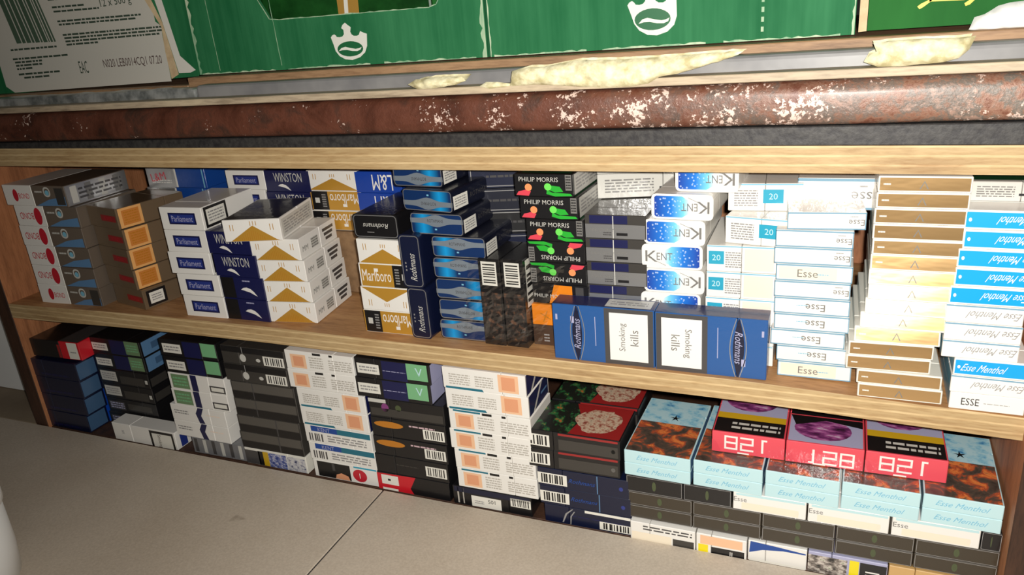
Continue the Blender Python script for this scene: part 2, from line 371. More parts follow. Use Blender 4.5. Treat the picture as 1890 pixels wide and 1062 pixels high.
        D.body(M_('greywhite'), ('x', 'hi', .3)); D.lines(.08, .2, .6, .8, 5, M_('inkgrey')); D.rect('green_top', .04, .06, .96, .94, M_('darkgreen' if var == 0 else 'black'), 'T')
        D.rect('navy_end', .9, .03, .99, .97, M_('navy')); D.rect('dark_print', .66, .3, .86, .42, M_('black')); D.rect('red_side', .1, .1, .9, .9, M_('rust'), 'R')
    elif kind == 'kent':
        D.flip = var == 0; D.body(M_('white'), ('y', 'lo', .28), round_y=4)
        q = lambda a: 1-a
        pts = [(.95, .14), (.95, .86), (.92, .92), (.5, .92), (.4, .78), (.34, .5), (.4, .22), (.5, .08), (.92, .08)]
        D.add('snow_panel', 'F', [(q(a), b) for a, b in pts], [list(range(len(pts)))[::-1]], special('snow'), 0)
        # flipped so the panel lies left or right as on each pack
        for nm, p in D.parts.items():
            w2 = w/2
            for i, v in enumerate(p['v']): v.x = -v.x
            p['f'] = [f[::-1] for f in p['f']]
            p['uv'] = [(a, b) for a, b in p['uv']]
        D.text('K', .16, .5, t*.46, M_('inkgrey'), wmax=w*.2, squash=1.5); D.text('ENT', .38, .5, t*.3, M_('inkgrey'), wmax=w*.26)
        D.poly('fine_line', [(.05, .5), (.4, .12), (.4, .14), (.06, .5)], M_('inkgrey'), lay=1)
    elif kind == 'tealbox':
        D.body(M_('white'), ('x', 'hi', .5))
        a, b, c = ((.03, .25), (.27, .5), (.54, .95)) if var == 0 else ((.47, .74), (.08, .4), (.78, .98))
        D.rect('teal_square', a[0], .28, a[1], .78, M_('teal')); D.text('20', (a[0]+a[1])/2, .53, t*.22, M_('palecyan'), lay=1); D.lines(b[0], .15, b[1], .78, 7, M_('grey'))
        D.rect('tax_stamp', c[0], .08, c[1], .9, M_('blush')); D.rect('teal_edge', 0.01, .94, .99, .985, M_('lightblue'), lay=1)
    elif kind == 'slim':
        D.body(M_('white'), ('y', 'lo', .25)); D.rect('blue_edge', .0, .9, 1, .99, M_('slate')); D.rect('blue_edge', .0, .01, 1, .08, M_('slate')); D.rect('blue_edge', .0, .02, .012, .98, M_('slate')); D.rect('blue_edge', .985, .02, .998, .98, M_('slate'))
        if var == 0: D.rect('cream_panel', .04, .12, .8, .86, M_('cream')); D.text('Esse', .42, .48, t*.46, M_('inkgrey')); D.lines(.55, .38, .7, .5, 1, M_('lightblue'), lay=1)
        elif var == 1: D.text('Esse', .55, .45, t*.44, M_('inkgrey'), rot=180); D.lines(.3, .5, .45, .6, 1, M_('lightblue'))
        else: D.text('Esse', .88, .42, t*.34, M_('inkgrey'), rot=180); D.lines(.8, .7, .9, .8, 1, M_('grey'))
        D.rect('pale_side', .04, .1, .96, .9, M_('lightblue'), 'R')
    elif kind == 'gold':
        D.body(M_('paper'), ('y', 'lo', .25)); D.rect('gold_panel', .02, .1, .98, .9, special('goldslim')); D.poly('chevron_line', [(.45, .22), (.5, .72), (.55, .22), (.535, .22), (.5, .62), (.465, .22)], M_('inkgrey'), lay=1)
        D.lines(.06, .4, .14, .6, 1, M_('paper'), lay=1)
    elif kind == 'esse':
        D.body(M_('white'), ('y', 'lo', .25))
        if var in (0, 3):
            D.rect('blue_panel', .02, .1, .98, .9, M_('skyblue')); D.text('Esse Menthol', .7 if var == 0 else .4, .5, t*.42, M_('white'), rot=180 if var == 0 else 0, slant=.5, wmax=w*.56); D.ell('white_mark', .07, .5, .02, .1, M_('white'), lay=1)
        elif var == 1: D.text('Esse Menthol', .62, .5, t*.4, M_('grey'), rot=180, slant=.5, wmax=w*.66); D.rect('blue_edge', .0, .9, 1, .985, M_('slate'))
        else: D.text('ESSE', .28, .5, t*.42, M_('black'), wmax=w*.24); D.lines(.46, .44, .8, .52, 1, M_('grey'))
        D.rect('pale_side', .04, .1, .96, .9, M_('lightblue'), 'L')
    elif kind == 'rothmans':
        D.body(M_('roth'), ('x', 'lo' if var == 0 else 'hi', .26)); D.flip = False
        mx = (lambda a: a) if var == 0 else (lambda a: 1-a)
        rc = lambda part, a, b, c2, d2, mt, lay: D.rect(part, min(mx(a), mx(c2)), b, max(mx(a), mx(c2)), d2, mt, lay=lay)
        rc('warning_panel', .52, .01, .99, .99, M_('darkgrey'), 0); rc('warning_panel', .57, .08, .94, .92, M_('white'), 1)
        D.text('Smoking', mx(.70), .5, 7.2, M_('inkgrey'), rot=90 if var == 0 else -90, lay=3, wmax=38); D.text('kills', mx(.81), .5, 7.2, M_('inkgrey'), rot=90 if var == 0 else -90, lay=3)
        lens = [(.25+.045*math.sin(math.pi*i/10)*(1 if i < 11 else 0), i/10) for i in range(11)] + [(.24-.045*math.sin(math.pi*i/10), i/10) for i in range(10, -1, -1)]
        lens = [(mx(a)-0.0, .01+.98*b) for a, b in lens]
        if var == 1: lens = lens[::-1]
        D.poly('dark_lens', lens, M_('deepblue'), lay=1)
        for sg, off in ((1, .262), (-1, .228)):
            pa = [(off+sg*.055*math.sin(math.pi*i/10), .01+.98*i/10) for i in range(11)]; pb = [(a+.008, b) for a, b in pa][::-1]
            pp = [(mx(a), b) for a, b in pa+pb]; pp = pp[::-1] if (var == 0) else pp
            D.poly('silver_curve', pp, M_('silver'), lay=2)
        D.text('Rothmans', mx(.245), .5, 6, M_('lilac'), rot=90 if var == 0 else -90, slant=.3, lay=3, wmax=28)
        D.rect('crest', mx(.2)-.018, .68 if var == 0 else .2, mx(.2)+.018, .8 if var == 0 else .32, M_('lilac'), lay=2); rc('thin_line', .425, .3, .432, .82, M_('lilac'), 1); rc('end_mark', .03, .72, .05, .82, M_('lilac'), 1)
        D.rect('dark_top', .0, .05, 1, .95, M_('navy'), 'T')
        if var == 0: D.rect('white_strip', .52, .12, .96, .88, M_('greywhite'), 'T', 1); D.lines(.56, .3, .92, .7, 2, M_('grey'), 'T', 2)
    elif kind == 'navyplain':
        D.body(M_('deepblue'), ('x', 'lo', .28)); D.lines(.2, .1, .8, .3, 1, M_('navy')); D.rect('tax_stamp', .02, .08, .5, .92, M_('slateblue'), 'R'); D.lines(.1, .4, .42, .6, 1, M_('slateblue'), 'R', 1); D.rect('bright_side', .55, .02, .98, .98, M_('brightblue'), 'R')
    elif kind == 'redblack':
        D.body(M_('red2'), ('x', 'lo', .6), lidmat=M_('black')); D.rect('tax_stamp', .76, .04, .96, .97, M_('paper')); D.lines(.8, .35, .92, .5, 1, M_('grey'), lay=1); D.rect('red_flash', .55, .05, .6, .8, M_('rust'), lay=1)
        D.rect('dark_top', .02, .02, .6, .98, M_('black'), 'T'); D.rect('grey_top', .6, .02, .98, .98, M_('darkgrey'), 'T')
    elif kind == 'blackgreen':
        D.body(M_('black'), ('x', 'hi', .26)); 
        if var == 0:
            D.rect('white_label', .03, .2, .34, .68, M_('paper')); D.lines(.06, .3, .31, .6, 2, M_('grey'), lay=1); D.rect('navy_panel', .4, .05, .72, .95, M_('navy')); D.rect('tax_stamp', .7, .12, .97, .98, M_('sage'), lay=1); D.lines(.73, .3, .94, .8, 3, M_('mint'), lay=2); D.rect('blue_end', .05, .05, .95, .95, M_('paleblue'), 'R'); D.rect('blue_mark', .3, .3, .8, .7, M_('slateblue'), 'R', 1)
        elif var == 1:
            D.rect('white_label', .04, .2, .36, .84, M_('greywhite')); D.lines(.07, .3, .33, .74, 3, M_('grey'), lay=1); D.rect('brown_panel', .42, .1, .9, .62, M_('charcoal')); D.rect('brown_side', .05, .1, .95, .62, M_('charcoal'), 'R'); D.rect('white_dot', .92, .3, .97, .55, M_('greywhite'), lay=1)
        else: D.rect('lilac_label', .04, .25, .36, .8, M_('darkgrey')); D.lines(.06, .3, .34, .75, 3, M_('lilac'), lay=1); D.rect('grey_strip', .42, .35, .9, .75, M_('charcoal'))
    elif kind == 'whitebox':
        D.body(M_('white'), ('x', 'lo', .3)); D.rect('warning_panel', .6, -.0, .97, .92, M_('black')); D.rect('warning_panel', .635, .0, .94, .78, M_('paper'), lay=1)
        D.text('Smoking', .74, .36, 7, M_('brown'), rot=-90, wmax=18); D.lines(.14, .4, .18, .62, 3, M_('grey')); D.rect('name_label', .3, .05, .75, .75, M_('labelblue'), 'R')
    elif kind == 'whitenavy':
        if var == 0:
            D.body(M_('white'), ('x', 'hi', .28)); D.rect('tax_stamp', .05, .08, .36, .92, M_('sage')); D.lines(.08, .2, .33, .8, 3, M_('mint'), lay=1); D.rect('navy_stripe', .4, .01, .51, .99, M_('navy')); D.rect('label_frame', .72, .1, .99, .5, M_('darkgrey')); D.rect('label_frame', .745, .18, .965, .42, M_('paper'), lay=1)
        elif var == 1:
            D.body(M_('white'), ('x', 'hi', .28)); D.poly('navy_stripe', [(.5, .01), (.6, .01), (.555, .5), (.62, .99), (.52, .99), (.46, .6)], M_('navy')); D.lines(.06, .4, .32, .7, 2, M_('grey')); D.lines(.66, .55, .9, .65, 1, M_('blush')); 
        elif var == 2:
            D.body(M_('foilgrey'), ('x', 'hi', .28))
            for i in range(6): D.rect('grey_bars', .04+i*.16, .1, .1+i*.16, .95, M_('greywhite' if i % 2 else 'darkgrey'))
        else:
            D.body(M_('black'), ('x', 'hi', .26)); D.rect('white_label', .05, .2, .38, .74, M_('paper')); D.lines(.08, .3, .35, .64, 2, M_('grey'), lay=1); D.rect('navy_panel', .42, .05, .72, .95, M_('navy')); D.rect('tax_stamp', .74, .2, .99, .98, M_('mint'), lay=1); D.rect('blue_end', .05, .05, .95, .95, M_('paleblue'), 'L')
    elif kind == 'charcoal':
        if var == 0:
            D.body(M_('charcoal'), ('x', 'lo', .28)); D.rect('black_strip', .01, .66, .99, .98, M_('black')); D.ell('white_dot', .34, .38, .05, .22, M_('greywhite')); D.ell('white_dot', .58, .34, .035, .1, M_('greywhite')); D.bars(.66, .1, .98, .62, 8); D.rect('film_seam', .34, .6, .35, .99, M_('grey'), lay=1)
        elif var in (1, 2):
            D.body(M_('charcoal'), ('x', 'lo', .28)); D.rect('black_strip', .01, .0, .99, .42, M_('black')); D.rect('film_seam', .34 if var == 1 else .62, .02, .355 if var == 1 else .64, .98, M_('darkgrey'), lay=1); D.rect('grey_band', .02, .46, .98, .96, M_('midgrey'), lay=0)
        else:
            D.body(M_('paper'), ('x', 'hi', .28)); D.rect('dark_panel', .0, .03, .24, .86, M_('darkgrey')); D.rect('yellow_stripe', .3, .03, .39, .9, M_('mustard'), lay=1); D.rect('black_strip', .22, .03, .3, .88, M_('black')); D.rect('picture', .39, .03, .68, .88, special('bluephoto')); D.rect('picture', .69, .03, .98, .86, special('whitephoto'))
    elif kind == 'stamped':
        D.body(M_('white' if var != 5 else 'black'), ('x', 'hi', .28))
        if var in (0, 1):
            D.rect('tax_stamp', .08, .1, .31, .82, M_('stamp')); D.rect('tax_stamp', .12, .2, .27, .72, M_('stampdark'), lay=1); D.lines(.36, .15, .56, .78, 5, M_('faint')); D.lines(.64, .15, .97, .72, 5, M_('faint'), seed=4); D.rect('dark_notch', .42, .86, .54, .98, M_('black')); D.rect('dark_notch', .66, .86, .71, .97, M_('black'))
            if var == 1: D.rect('teal_line', .06, .9, .4, .99, M_('darkteal'), lay=1)
        elif var == 2:
            D.rect('tax_stamp', .68, .12, .92, .94, M_('stamp')); D.rect('tax_stamp', .72, .22, .88, .84, M_('stampdark'), lay=1); D.lines(.08, .2, .34, .75, 5, M_('faint')); D.lines(.4, .2, .62, .75, 5, M_('faint'), seed=5); D.poly('teal_line', [(.03, .0), (.5, .0), (.48, .12), (.03, .1)], M_('darkteal'))
            D.rect('lilac_end', .05, .05, .95, .95, M_('lilac'), 'L'); D.rect('navy_side', .04, .03, .96, .97, M_('navy'), 'R'); D.poly('white_line', [(.2, .03), (.3, .03), (.7, .97), (.6, .97)], M_('greywhite'), 'R', 1); D.rect('white_line', .6, .4, .9, .5, M_('paleblue'), 'R', 1)
        elif var == 3:
            D.rect('blue_stripe', .1, .66, .5, .96, M_('blue')); D.rect('teal_stripe', .5, .66, .99, .96, M_('darkteal')); D.bars(.03, .06, .3, .6, 6, bg='white', fg='darkgrey'); D.lines(.34, .14, .92, .56, 3, M_('grey'), lay=1)
            D.text('KENT', .3, .8, t*.2, M_('lilac'))
        elif var == 4:
            D.rect('dark_picture', .06, .05, .56, .94, M_('black')); D.poly('hand_shape', [(.32, .06), (.34, .3), (.42, .42), (.52, .3), (.54, .06)], M_('stampdark'), lay=1); D.rect('grey_post', .29, .5, .33, .9, M_('darkgrey'), lay=1); D.ell('red_disc', .7, .46, .105, .36, M_('red')); D.rect('disc_mark', .695, .3, .705, .6, M_('white'), lay=1); D.rect('teal_smear', .62, .88, .96, .97, M_('teal'))
        else:
            D.rect('white_card', .24, .05, .62, .62, M_('paper')); D.text('501', .5, .42, t*.2, M_('black')); D.bars(.74, .4, .99, .84, 8); D.rect('navy_panel', .02, .7, .98, .97, M_('deepblue')); D.lines(.28, .2, .4, .4, 2, M_('grey'), lay=1); D.rect('film_glint', .06, .1, .08, .95, M_('faint')); D.rect('film_glint', .13, .1, .145, .95, M_('faint'))
    elif kind == 'glow':
        D.body(M_('black'), ('x', 'lo', .28))
        if var == 0: D.ell('orange_glow', .24, .66, .2, .17, M_('glow')); D.lines(.52, .66, .86, .82, 1, M_('pinkgrey')); D.bars(.7, .16, .98, .68, 8)
        elif var == 1: D.bars(.7, .2, .98, .74, 8); D.lines(.3, .5, .6, .6, 1, M_('charcoal'))
        elif var == 2: D.ell('purple_dot', .22, .55, .05, .22, M_('purple')); D.rect('grey_panel', .02, .1, .98, .5, M_('charcoal')); D.ell('green_dot', .4, .6, .04, .16, M_('moss')); D.rect('white_label', .0, .78, .24, .97, M_('greywhite'))
        elif var == 3:
            D.rect('white_label', .03, .22, .33, .72, M_('paper')); D.lines(.06, .32, .3, .62, 2, M_('grey'), lay=1); D.rect('navy_panel', .37, .04, .7, .96, M_('navy')); D.lines(.38, .44, .68, .5, 1, M_('lilac'), lay=1); D.rect('tax_stamp', .7, .18, .97, .98, M_('mint'), lay=1); D.text('V', .86, .6, t*.4, M_('palecyan')); D.rect('lilac_end', .03, .03, .97, .97, M_('lilac'), 'R')
        else:
            D.poly('red_panel', [(.0, .02), (.5, .02), (.46, .3), (.55, .98), (.0, .92)], M_('red2')); D.rect('white_label', .06, .34, .3, .86, M_('paper'), lay=1); D.rect('label_mark', .15, .55, .19, .66, M_('black'), lay=2); D.rect('white_label', .06, .02, .28, .14, M_('paper'), lay=1)
    elif kind == 'explosion':
        if var == 0:
            D.body(M_('black'), ('x', 'lo', .28)); D.bars(.0, .16, .24, .78, 6); D.rect('grey_panel', .34, .1, .98, .66, M_('charcoal')); D.ell('round_seal', .93, .42, .022, .11, M_('inkgrey')); D.rect('red_edge', .34, .86, .98, .97, M_('rust'))
            D.rect('dark_picture', .01, .02, .5, .98, special('murk'), 'T'); D.poly('red_picture', [(.44, .02), (.99, .02), (.99, .98), (.36, .98), (.5, .5)], M_('rust'), 'T', 1)
            R = random.Random(5); D.poly('blast_picture', [(.68+.24*math.cos(a)*(1+.25*(R.random()-.5)), .52+.36*math.sin(a)*(1+.3*(R.random()-.5))) for a in [2*math.pi*i/22 for i in range(22)]], special('blast'), 'T', 2)
        elif var == 1: D.body(M_('deepblue'), ('x', 'lo', .28)); D.bars(.0, .14, .33, .74, 9); D.text('Rothmans', .5, .5, t*.22, M_('blue'), slant=.4); D.rect('film_seam', .66, .02, .67, .98, M_('paleblue')); D.ell('round_seal', .92, .5, .022, .11, M_('labelblue'))
        else: D.body(M_('deepblue'), ('x', 'lo', .28)); D.bars(.62, .08, .99, .52, 10); D.rect('white_strip', .46, .84, .96, .98, M_('paper')); D.lines(.3, .5, .9, .6, 1, M_('navy')); D.poly('film_crease', [(.2, .1), (.215, .1), (.26, .6), (.33, .92), (.32, .94), (.24, .62)], M_('grey'), lay=1); D.poly('film_crease', [(.29, .05), (.3, .05), (.31, .5), (.35, .8), (.34, .82), (.295, .5)], M_('grey'), lay=1)
    elif kind == 'pale':
        D.body(M_('palecyan'), ('y', 'hi', .25)); D.text('Esse Menthol', .5, .52, t*.36, M_('lightblue'), slant=.5, wmax=w*.72); D.rect('blue_side', .02, .05, .98, .95, M_('paleblue'), 'R')
        if var == 0:
            D.rect('fire_picture', .02, .01, .98, .55, special('fire'), 'T'); D.rect('splash_picture', .02, .55, .98, .99, special('splash'), 'T')
            st = []
            for i in range(10):
                r = .06 if i % 2 == 0 else .018; st.append((.54+r*1.5*math.cos(i*.628+.4), .66+r*math.sin(i*.628+.4)))
            D.poly('dark_star', st, M_('black'), 'T', 2)
    elif kind == 'red821':
        D.body(M_('crimson'), ('y', 'hi', .4)); 
        ck = (lambda p, q: (1-p, 1-q)) if var else (lambda p, q: (p, q))   # the digits 128, square cut; upside down on two of the packs
        SEG = {'1': [(.46, 0, .62, 1), (.2, 0, .46, .13)], '2': [(0, .87, 1, 1), (.86, .55, 1, .87), (0, .43, 1, .57), (0, .13, .14, .43), (0, 0, 1, .13)],
               '8': [(0, .87, 1, 1), (0, .43, 1, .57), (0, 0, 1, .13), (0, .13, .14, .43), (.86, .13, 1, .43), (0, .57, .14, .87), (.86, .57, 1, .87)]}
        for n_, dg in enumerate('128'):
            x0, y0 = (.2 if var else .26)+.22*n_, (.14 if var else .08)
            for p0, q0, p1, q1 in SEG[dg]:
                A, B = ck(x0+p0*.185, y0+q0*.66), ck(x0+p1*.185, y0+q1*.66)
                D.rect('lettering', min(A[0], B[0]), min(A[1], B[1]), max(A[0], B[0]), max(A[1], B[1]), M_('white'), lay=2)
        D.rect('white_mark', .36, .03, .52, .1, M_('white'), lay=1); D.poly('pale_facet', [(.0, .02), (.14, .02), (.06, .5), (.0, .6)], M_('pink'), lay=0)
        a = (.02, .3, .42, .99) if var else (.56, .9, .02, .54)
        D.rect('warning_strip', .02, a[0], .98, a[1], M_('black'), 'T'); D.lines(.25, a[0]+.06, .92, a[1]-.05, 2, M_('greywhite'), 'T', 1, 'warning_text')
        if var: D.rect('yellow_strip', .02, .3, .98, .42, M_('mustard'), 'T')
        else: D.rect('yellow_strip', .02, .9, .98, .99, M_('mustard'), 'T')
        D.rect('mouth_picture', .02, a[2], .98, a[3], M_('lilac'), 'T'); m_ = (a[2]+a[3])/2; D.ell('mouth_shape', .46, m_+.02, .38, (a[3]-a[2])*.42, special('mouth'), 'T', 1); D.poly('dark_shade', [(.02, a[3]), (.1, a[3]-.2), (.5, a[3]-.06), (.98, a[3]-.14), (.98, a[3])], M_('black'), 'T', 2)
    elif kind == 'blackslim':
        D.body(M_('oliveblack') if var else M_('black'), ('y', 'lo', .25)); D.ring('thin_frame', .015, .05, .985, .95, .35, M_('grey'), rad=.8); D.ell('seal', .5, .5, .035, .28, M_('moss'))
    elif kind == 'whiteslim':
        D.body(M_('white'), ('y', 'lo', .25)); D.rect('blue_top_line', .04, .84, .98, .97, M_('palecyan')); D.text('Esse', .1, .62, t*.26, M_('inkgrey')); D.rect('cream_panel', .12, .08, .9, .46, M_('cream')); D.ell('stamp_dot', .88, .3, .025, .14, M_('blush'), lay=1)
    elif kind == 'cream':
        D.body(M_('white'), ('x', 'lo', .3))
        if var == 0: D.lines(.2, .62, .95, .9, 2, M_('darkgrey')); D.rect('dark_print', .66, .02, .98, .45, M_('charcoal')); D.rect('pale_panel', .02, .02, .64, .5, M_('cream'))
        else: D.rect('beige_label', .08, .5, .92, .93, M_('stamp')); D.rect('black_strip', .3, .02, .96, .42, M_('black')); D.text('II', .7, .22, t*.2, M_('white')); D.rect('yellow_tab', .04, .02, .24, .48, M_('yellow'), lay=1)
    elif kind == 'bluewave':
        D.body(M_('white'), ('x', 'lo', .3)); D.poly('blue_wave', [(.02, .4), (.25, .62), (.6, .74), (.98, .74), (.98, .8), (.5, .9), (.04, .97)], M_('blue')); D.rect('white_edge', .02, .0, .98, .1, M_('paper'))
    elif kind == 'photo':
        D.body(M_('lilac'), ('x', 'lo', .3)); D.rect('grey_picture', .0, .02, .5, .86, special('photo')); D.rect('yellow_tab', .53, .02, .65, .9, M_('yellow')); D.rect('black_panel', .66, .02, .99, .88, M_('black')); D.text('ll', .82, .4, t*.5, M_('white'), rot=90)
    elif kind == 'goldbox':
        D.body(M_('goldtan'), ('x', 'lo', .3)); D.rect('pale_panel', .24, .02, .7, .6, M_('cream'))
    out = D.done()
    if kind == 'gold' and var:   # front ends sheared back, shaped to throw the flash as white glare
        for nm, me in out:
            for v in me.vertices:
                if v.co.y < -d/2*MM+.004: v.co.y += var*.1*MM*max(0, v.co.z)/(t*MM)
    return out
CACHE = {}
def place(row):
    kind, var, w, t, d, x, y, z, yaw, pitch, roll, label, group, cat = row
    key = (kind, var, round(w, 1), round(t, 1), d)
    if key not in CACHE: CACHE[key] = make(kind, var, w, t, d)
    r = empty('cigarette_pack', (x, y, z)); r.rotation_euler = (math.radians(pitch), math.radians(roll), math.radians(yaw))
    tag(r, label, 'cigarette pack', group)
    for nm, me in CACHE[key]: link(nm, me, r)
    return r

# ---------------------------------------------------------------- wood, steel, board materials
def wood_mat(name, a, b, c, axis=0, ply=False, rough=.6):
    k = N(name); MATS[name] = k
    sca = [9, 9, 9]; sca[axis] = 1.1
    v = k.coord('Object', tuple(sca))
    n = k.noise(v, 9, 5, .6, .5); n2 = k.noise(k.coord('Object', tuple(2*q for q in sca)), 30, 3, .6)
    col = k.ramp(n, [(.3, c), (.48, a), (.7, b)])
    col = k.mix(.35, col, k.ramp(n2, [(.35, c), (.55, b)]), 'MULTIPLY') if False else k.mix(.3, col, k.ramp(n2, [(.35, c), (.55, b)]))
    if ply:
        tc = k.n('ShaderNodeTexCoord'); sp = k.n('ShaderNodeSeparateXYZ'); k.l(tc.outputs['Object'], sp.inputs[0])
        mt = k.n('ShaderNodeMath', operation='MULTIPLY'); k.l(sp.outputs[2], mt.inputs[0]); mt.inputs[1].default_value = 2*math.pi/.0066
        sn = k.n('ShaderNodeMath', operation='SINE'); k.l(mt.outputs[0], sn.inputs[0])
        st = k.ramp(sn.outputs[0], [(.55, (214,208,200)), (.92, (255,255,255))])
        col = k.mix(.8, col, st, 'MULTIPLY')
    k.base(col); k.set(Roughness=rough); k.bump(n2, .25, .0006); return k.m
PLY = wood_mat('plywood', (206,176,128), (220,194,148), (168,132,88), 0, True)
PLYTOP = wood_mat('plywood_face', (176,128,82), (196,150,100), (130,88,54), 0)
DARKWOOD = wood_mat('stained_wood', (176,116,76), (192,130,88), (138,88,56), 2)
EDGEDARK = wood_mat('dark_edge', (62,40,28), (80,52,36), (40,26,20), 2)
def rust_mat():
    k = N('rusty_steel'); MATS['rusty_steel'] = k
    v = k.coord('Object', (1.2, 1, 1))
    n = k.noise(v, 16, 6, .65, .4); f = k.noise(k.coord('Object'), 260, 3, .7); pt = k.noise(k.coord('Object', (1, 1, 1), loc=(.3, 0, 0)), 7, 3, .5)
    col = k.ramp(n, [(.3, (44,28,22)), (.42, (82,44,30)), (.54, (104,60,44)), (.64, (72,48,38)), (.78, (92,80,70))])
    col = k.mix(k.ramp(pt, [(.66, (0,0,0)), (.71, (255,255,255))]), col, (176,88,36))
    # bare flaked paint to the right end
    sx = k.n('ShaderNodeSeparateXYZ'); tc = k.n('ShaderNodeTexCoord'); k.l(tc.outputs['Object'], sx.inputs[0])
    mr = k.n('ShaderNodeMapRange'); mr.inputs[1].default_value = -.22; mr.inputs[2].default_value = .12; k.l(sx.outputs[0], mr.inputs[0])
    grey = k.ramp(k.noise(k.coord('Object'), 70, 5, .7), [(.36, (112,66,48)), (.47, (150,112,92)), (.56, (108,104,96)), (.66, (170,140,124))])
    col = k.mix(mr.outputs[0], col, grey)
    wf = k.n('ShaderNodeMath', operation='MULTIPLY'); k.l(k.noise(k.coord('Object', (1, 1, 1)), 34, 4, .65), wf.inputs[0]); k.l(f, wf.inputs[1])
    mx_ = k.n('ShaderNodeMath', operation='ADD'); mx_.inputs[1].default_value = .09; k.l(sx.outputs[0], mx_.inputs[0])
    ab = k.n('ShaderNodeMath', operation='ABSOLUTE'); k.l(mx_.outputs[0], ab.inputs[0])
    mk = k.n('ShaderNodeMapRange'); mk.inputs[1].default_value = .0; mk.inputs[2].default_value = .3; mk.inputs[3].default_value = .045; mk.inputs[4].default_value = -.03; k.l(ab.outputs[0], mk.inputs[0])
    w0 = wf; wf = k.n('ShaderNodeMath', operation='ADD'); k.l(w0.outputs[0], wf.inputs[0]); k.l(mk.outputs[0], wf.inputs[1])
    col = k.mix(k.ramp(wf.outputs[0], [(.34, (0,0,0)), (.37, (255,255,255))]), col, (222,196,182))  # white flecks: worn spots, massed here to stand in for the bar's highlight too
    k.base(col); k.set(Roughness=.5, Coat_Weight=.25, Coat_Roughness=.3, Metallic=.1); k.bump(f, .5, .0012); return k.m
def simple_noise(name, a, b, sc_, rough=.6, bump=.2, metal=0, detail=4, aniso=None, bscale=None):
    k = N(name); MATS[name] = k
    v = k.coord('Object', aniso or (1, 1, 1)); n = k.noise(v, sc_, detail, .6)
    k.base(k.ramp(n, [(.35, a), (.62, b)])); k.set(Roughness=rough, Metallic=metal); k.bump(n if not bscale else k.noise(v, bscale, 3, .6), bump, .001); return k.m
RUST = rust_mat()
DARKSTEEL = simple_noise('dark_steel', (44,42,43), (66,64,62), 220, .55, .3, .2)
GREYRAIL = simple_noise('grey_paint', (112,111,112), (140,138,136), 14, .38, .3)
SILVERFOIL = simple_noise('crumpled_foil', (120,124,122), (196,198,194), 60, .3, .9, .5)
BATTEN = wood_mat('pale_batten', (176,158,134), (200,182,152), (128,112,92), 0)
PLANK = wood_mat('plank', (150,116,84), (176,140,104), (112,84,60), 0)
FOAM = simple_noise('dried_foam', (188,176,130), (240,232,194), 90, .85, 1.0, 0, 6)
def table_mat():
    k = N('laminate'); MATS['laminate'] = k
    n = k.noise(k.coord('Object'), 420, 3, .7); n2 = k.noise(k.coord('Object'), 5, 4, .6); sp = k.noise(k.coord('Object', (1, 1, 1), loc=(.7, .2, 0)), 21, 2, .5)
    col = k.ramp(n, [(.3, (178,164,146)), (.7, (206,193,175))])
    col = k.mix(.35, col, k.ramp(n2, [(.35, (176,160,140)), (.65, (208,196,180))]))
    col = k.mix(k.ramp(sp, [(.77, (0,0,0)), (.81, (255,255,255))]), col, (120,104,86))
    k.base(col); k.set(Roughness=.5); k.bump(n, .12, .0004); return k.m
TABLE = table_mat()
def card_mat(name, c, c2, rib=True, rough=.55):
    k = N(name); MATS[name] = k
    v = k.coord('Object', (1, 1, .03)); n = k.noise(v, 190, 2, .5); n2 = k.noise(k.coord('Object', (1, 1, .25)), 26, 4, .65)
    col = k.ramp(n2, [(.3, c), (.72, c2)])
    if rib: col = k.mix(.3, col, k.ramp(n, [(.35, c), (.7, c2)]))
    k.base(col); k.set(Roughness=rough, Specular_IOR_Level=.2)
    if rib: k.bump(n, .35, .0008)
    return k.m
GREEN = card_mat('green_carton', (24,96,56), (56,126,82), True, .75); GREEN2 = card_mat('glossy_green_carton', (26,92,34), (36,106,42), False, .7)
DEEPG = simple_noise('deep_green_foil', (18,58,22), (30,84,34), 30, .3, .2); CARD = simple_noise('raw_card', (188,160,122), (214,190,150), 60, .8, .4)
KRAFT = simple_noise('kraft_card', (120,92,64), (150,118,84), 50, .8, .3)
FOLD = simple_noise('carton_fold', (120,166,128), (190,204,172), 90, .7, .4, aniso=(1, 1, .2))
LABEL = ink('label_paper', (206,202,190), .6, 0, False); LINK = ink('label_ink', (58,74,60), .6, 0, False); BARINK = ink('barcode_ink', (74,96,76), .6, 0, False); CODE = ink('stamped_code', (86,66,62), .6, 0, False)
EMB = ink('emblem_white', (228,226,214), .5, 0, False); SCRIPT = ink('script_gold', (212,170,50), .45, .2, False); PAPER = ink('white_paper', (238,236,232), .7, 0, False)
PLASTIC = ink('white_plastic', (232,232,230), .4, 0, False)

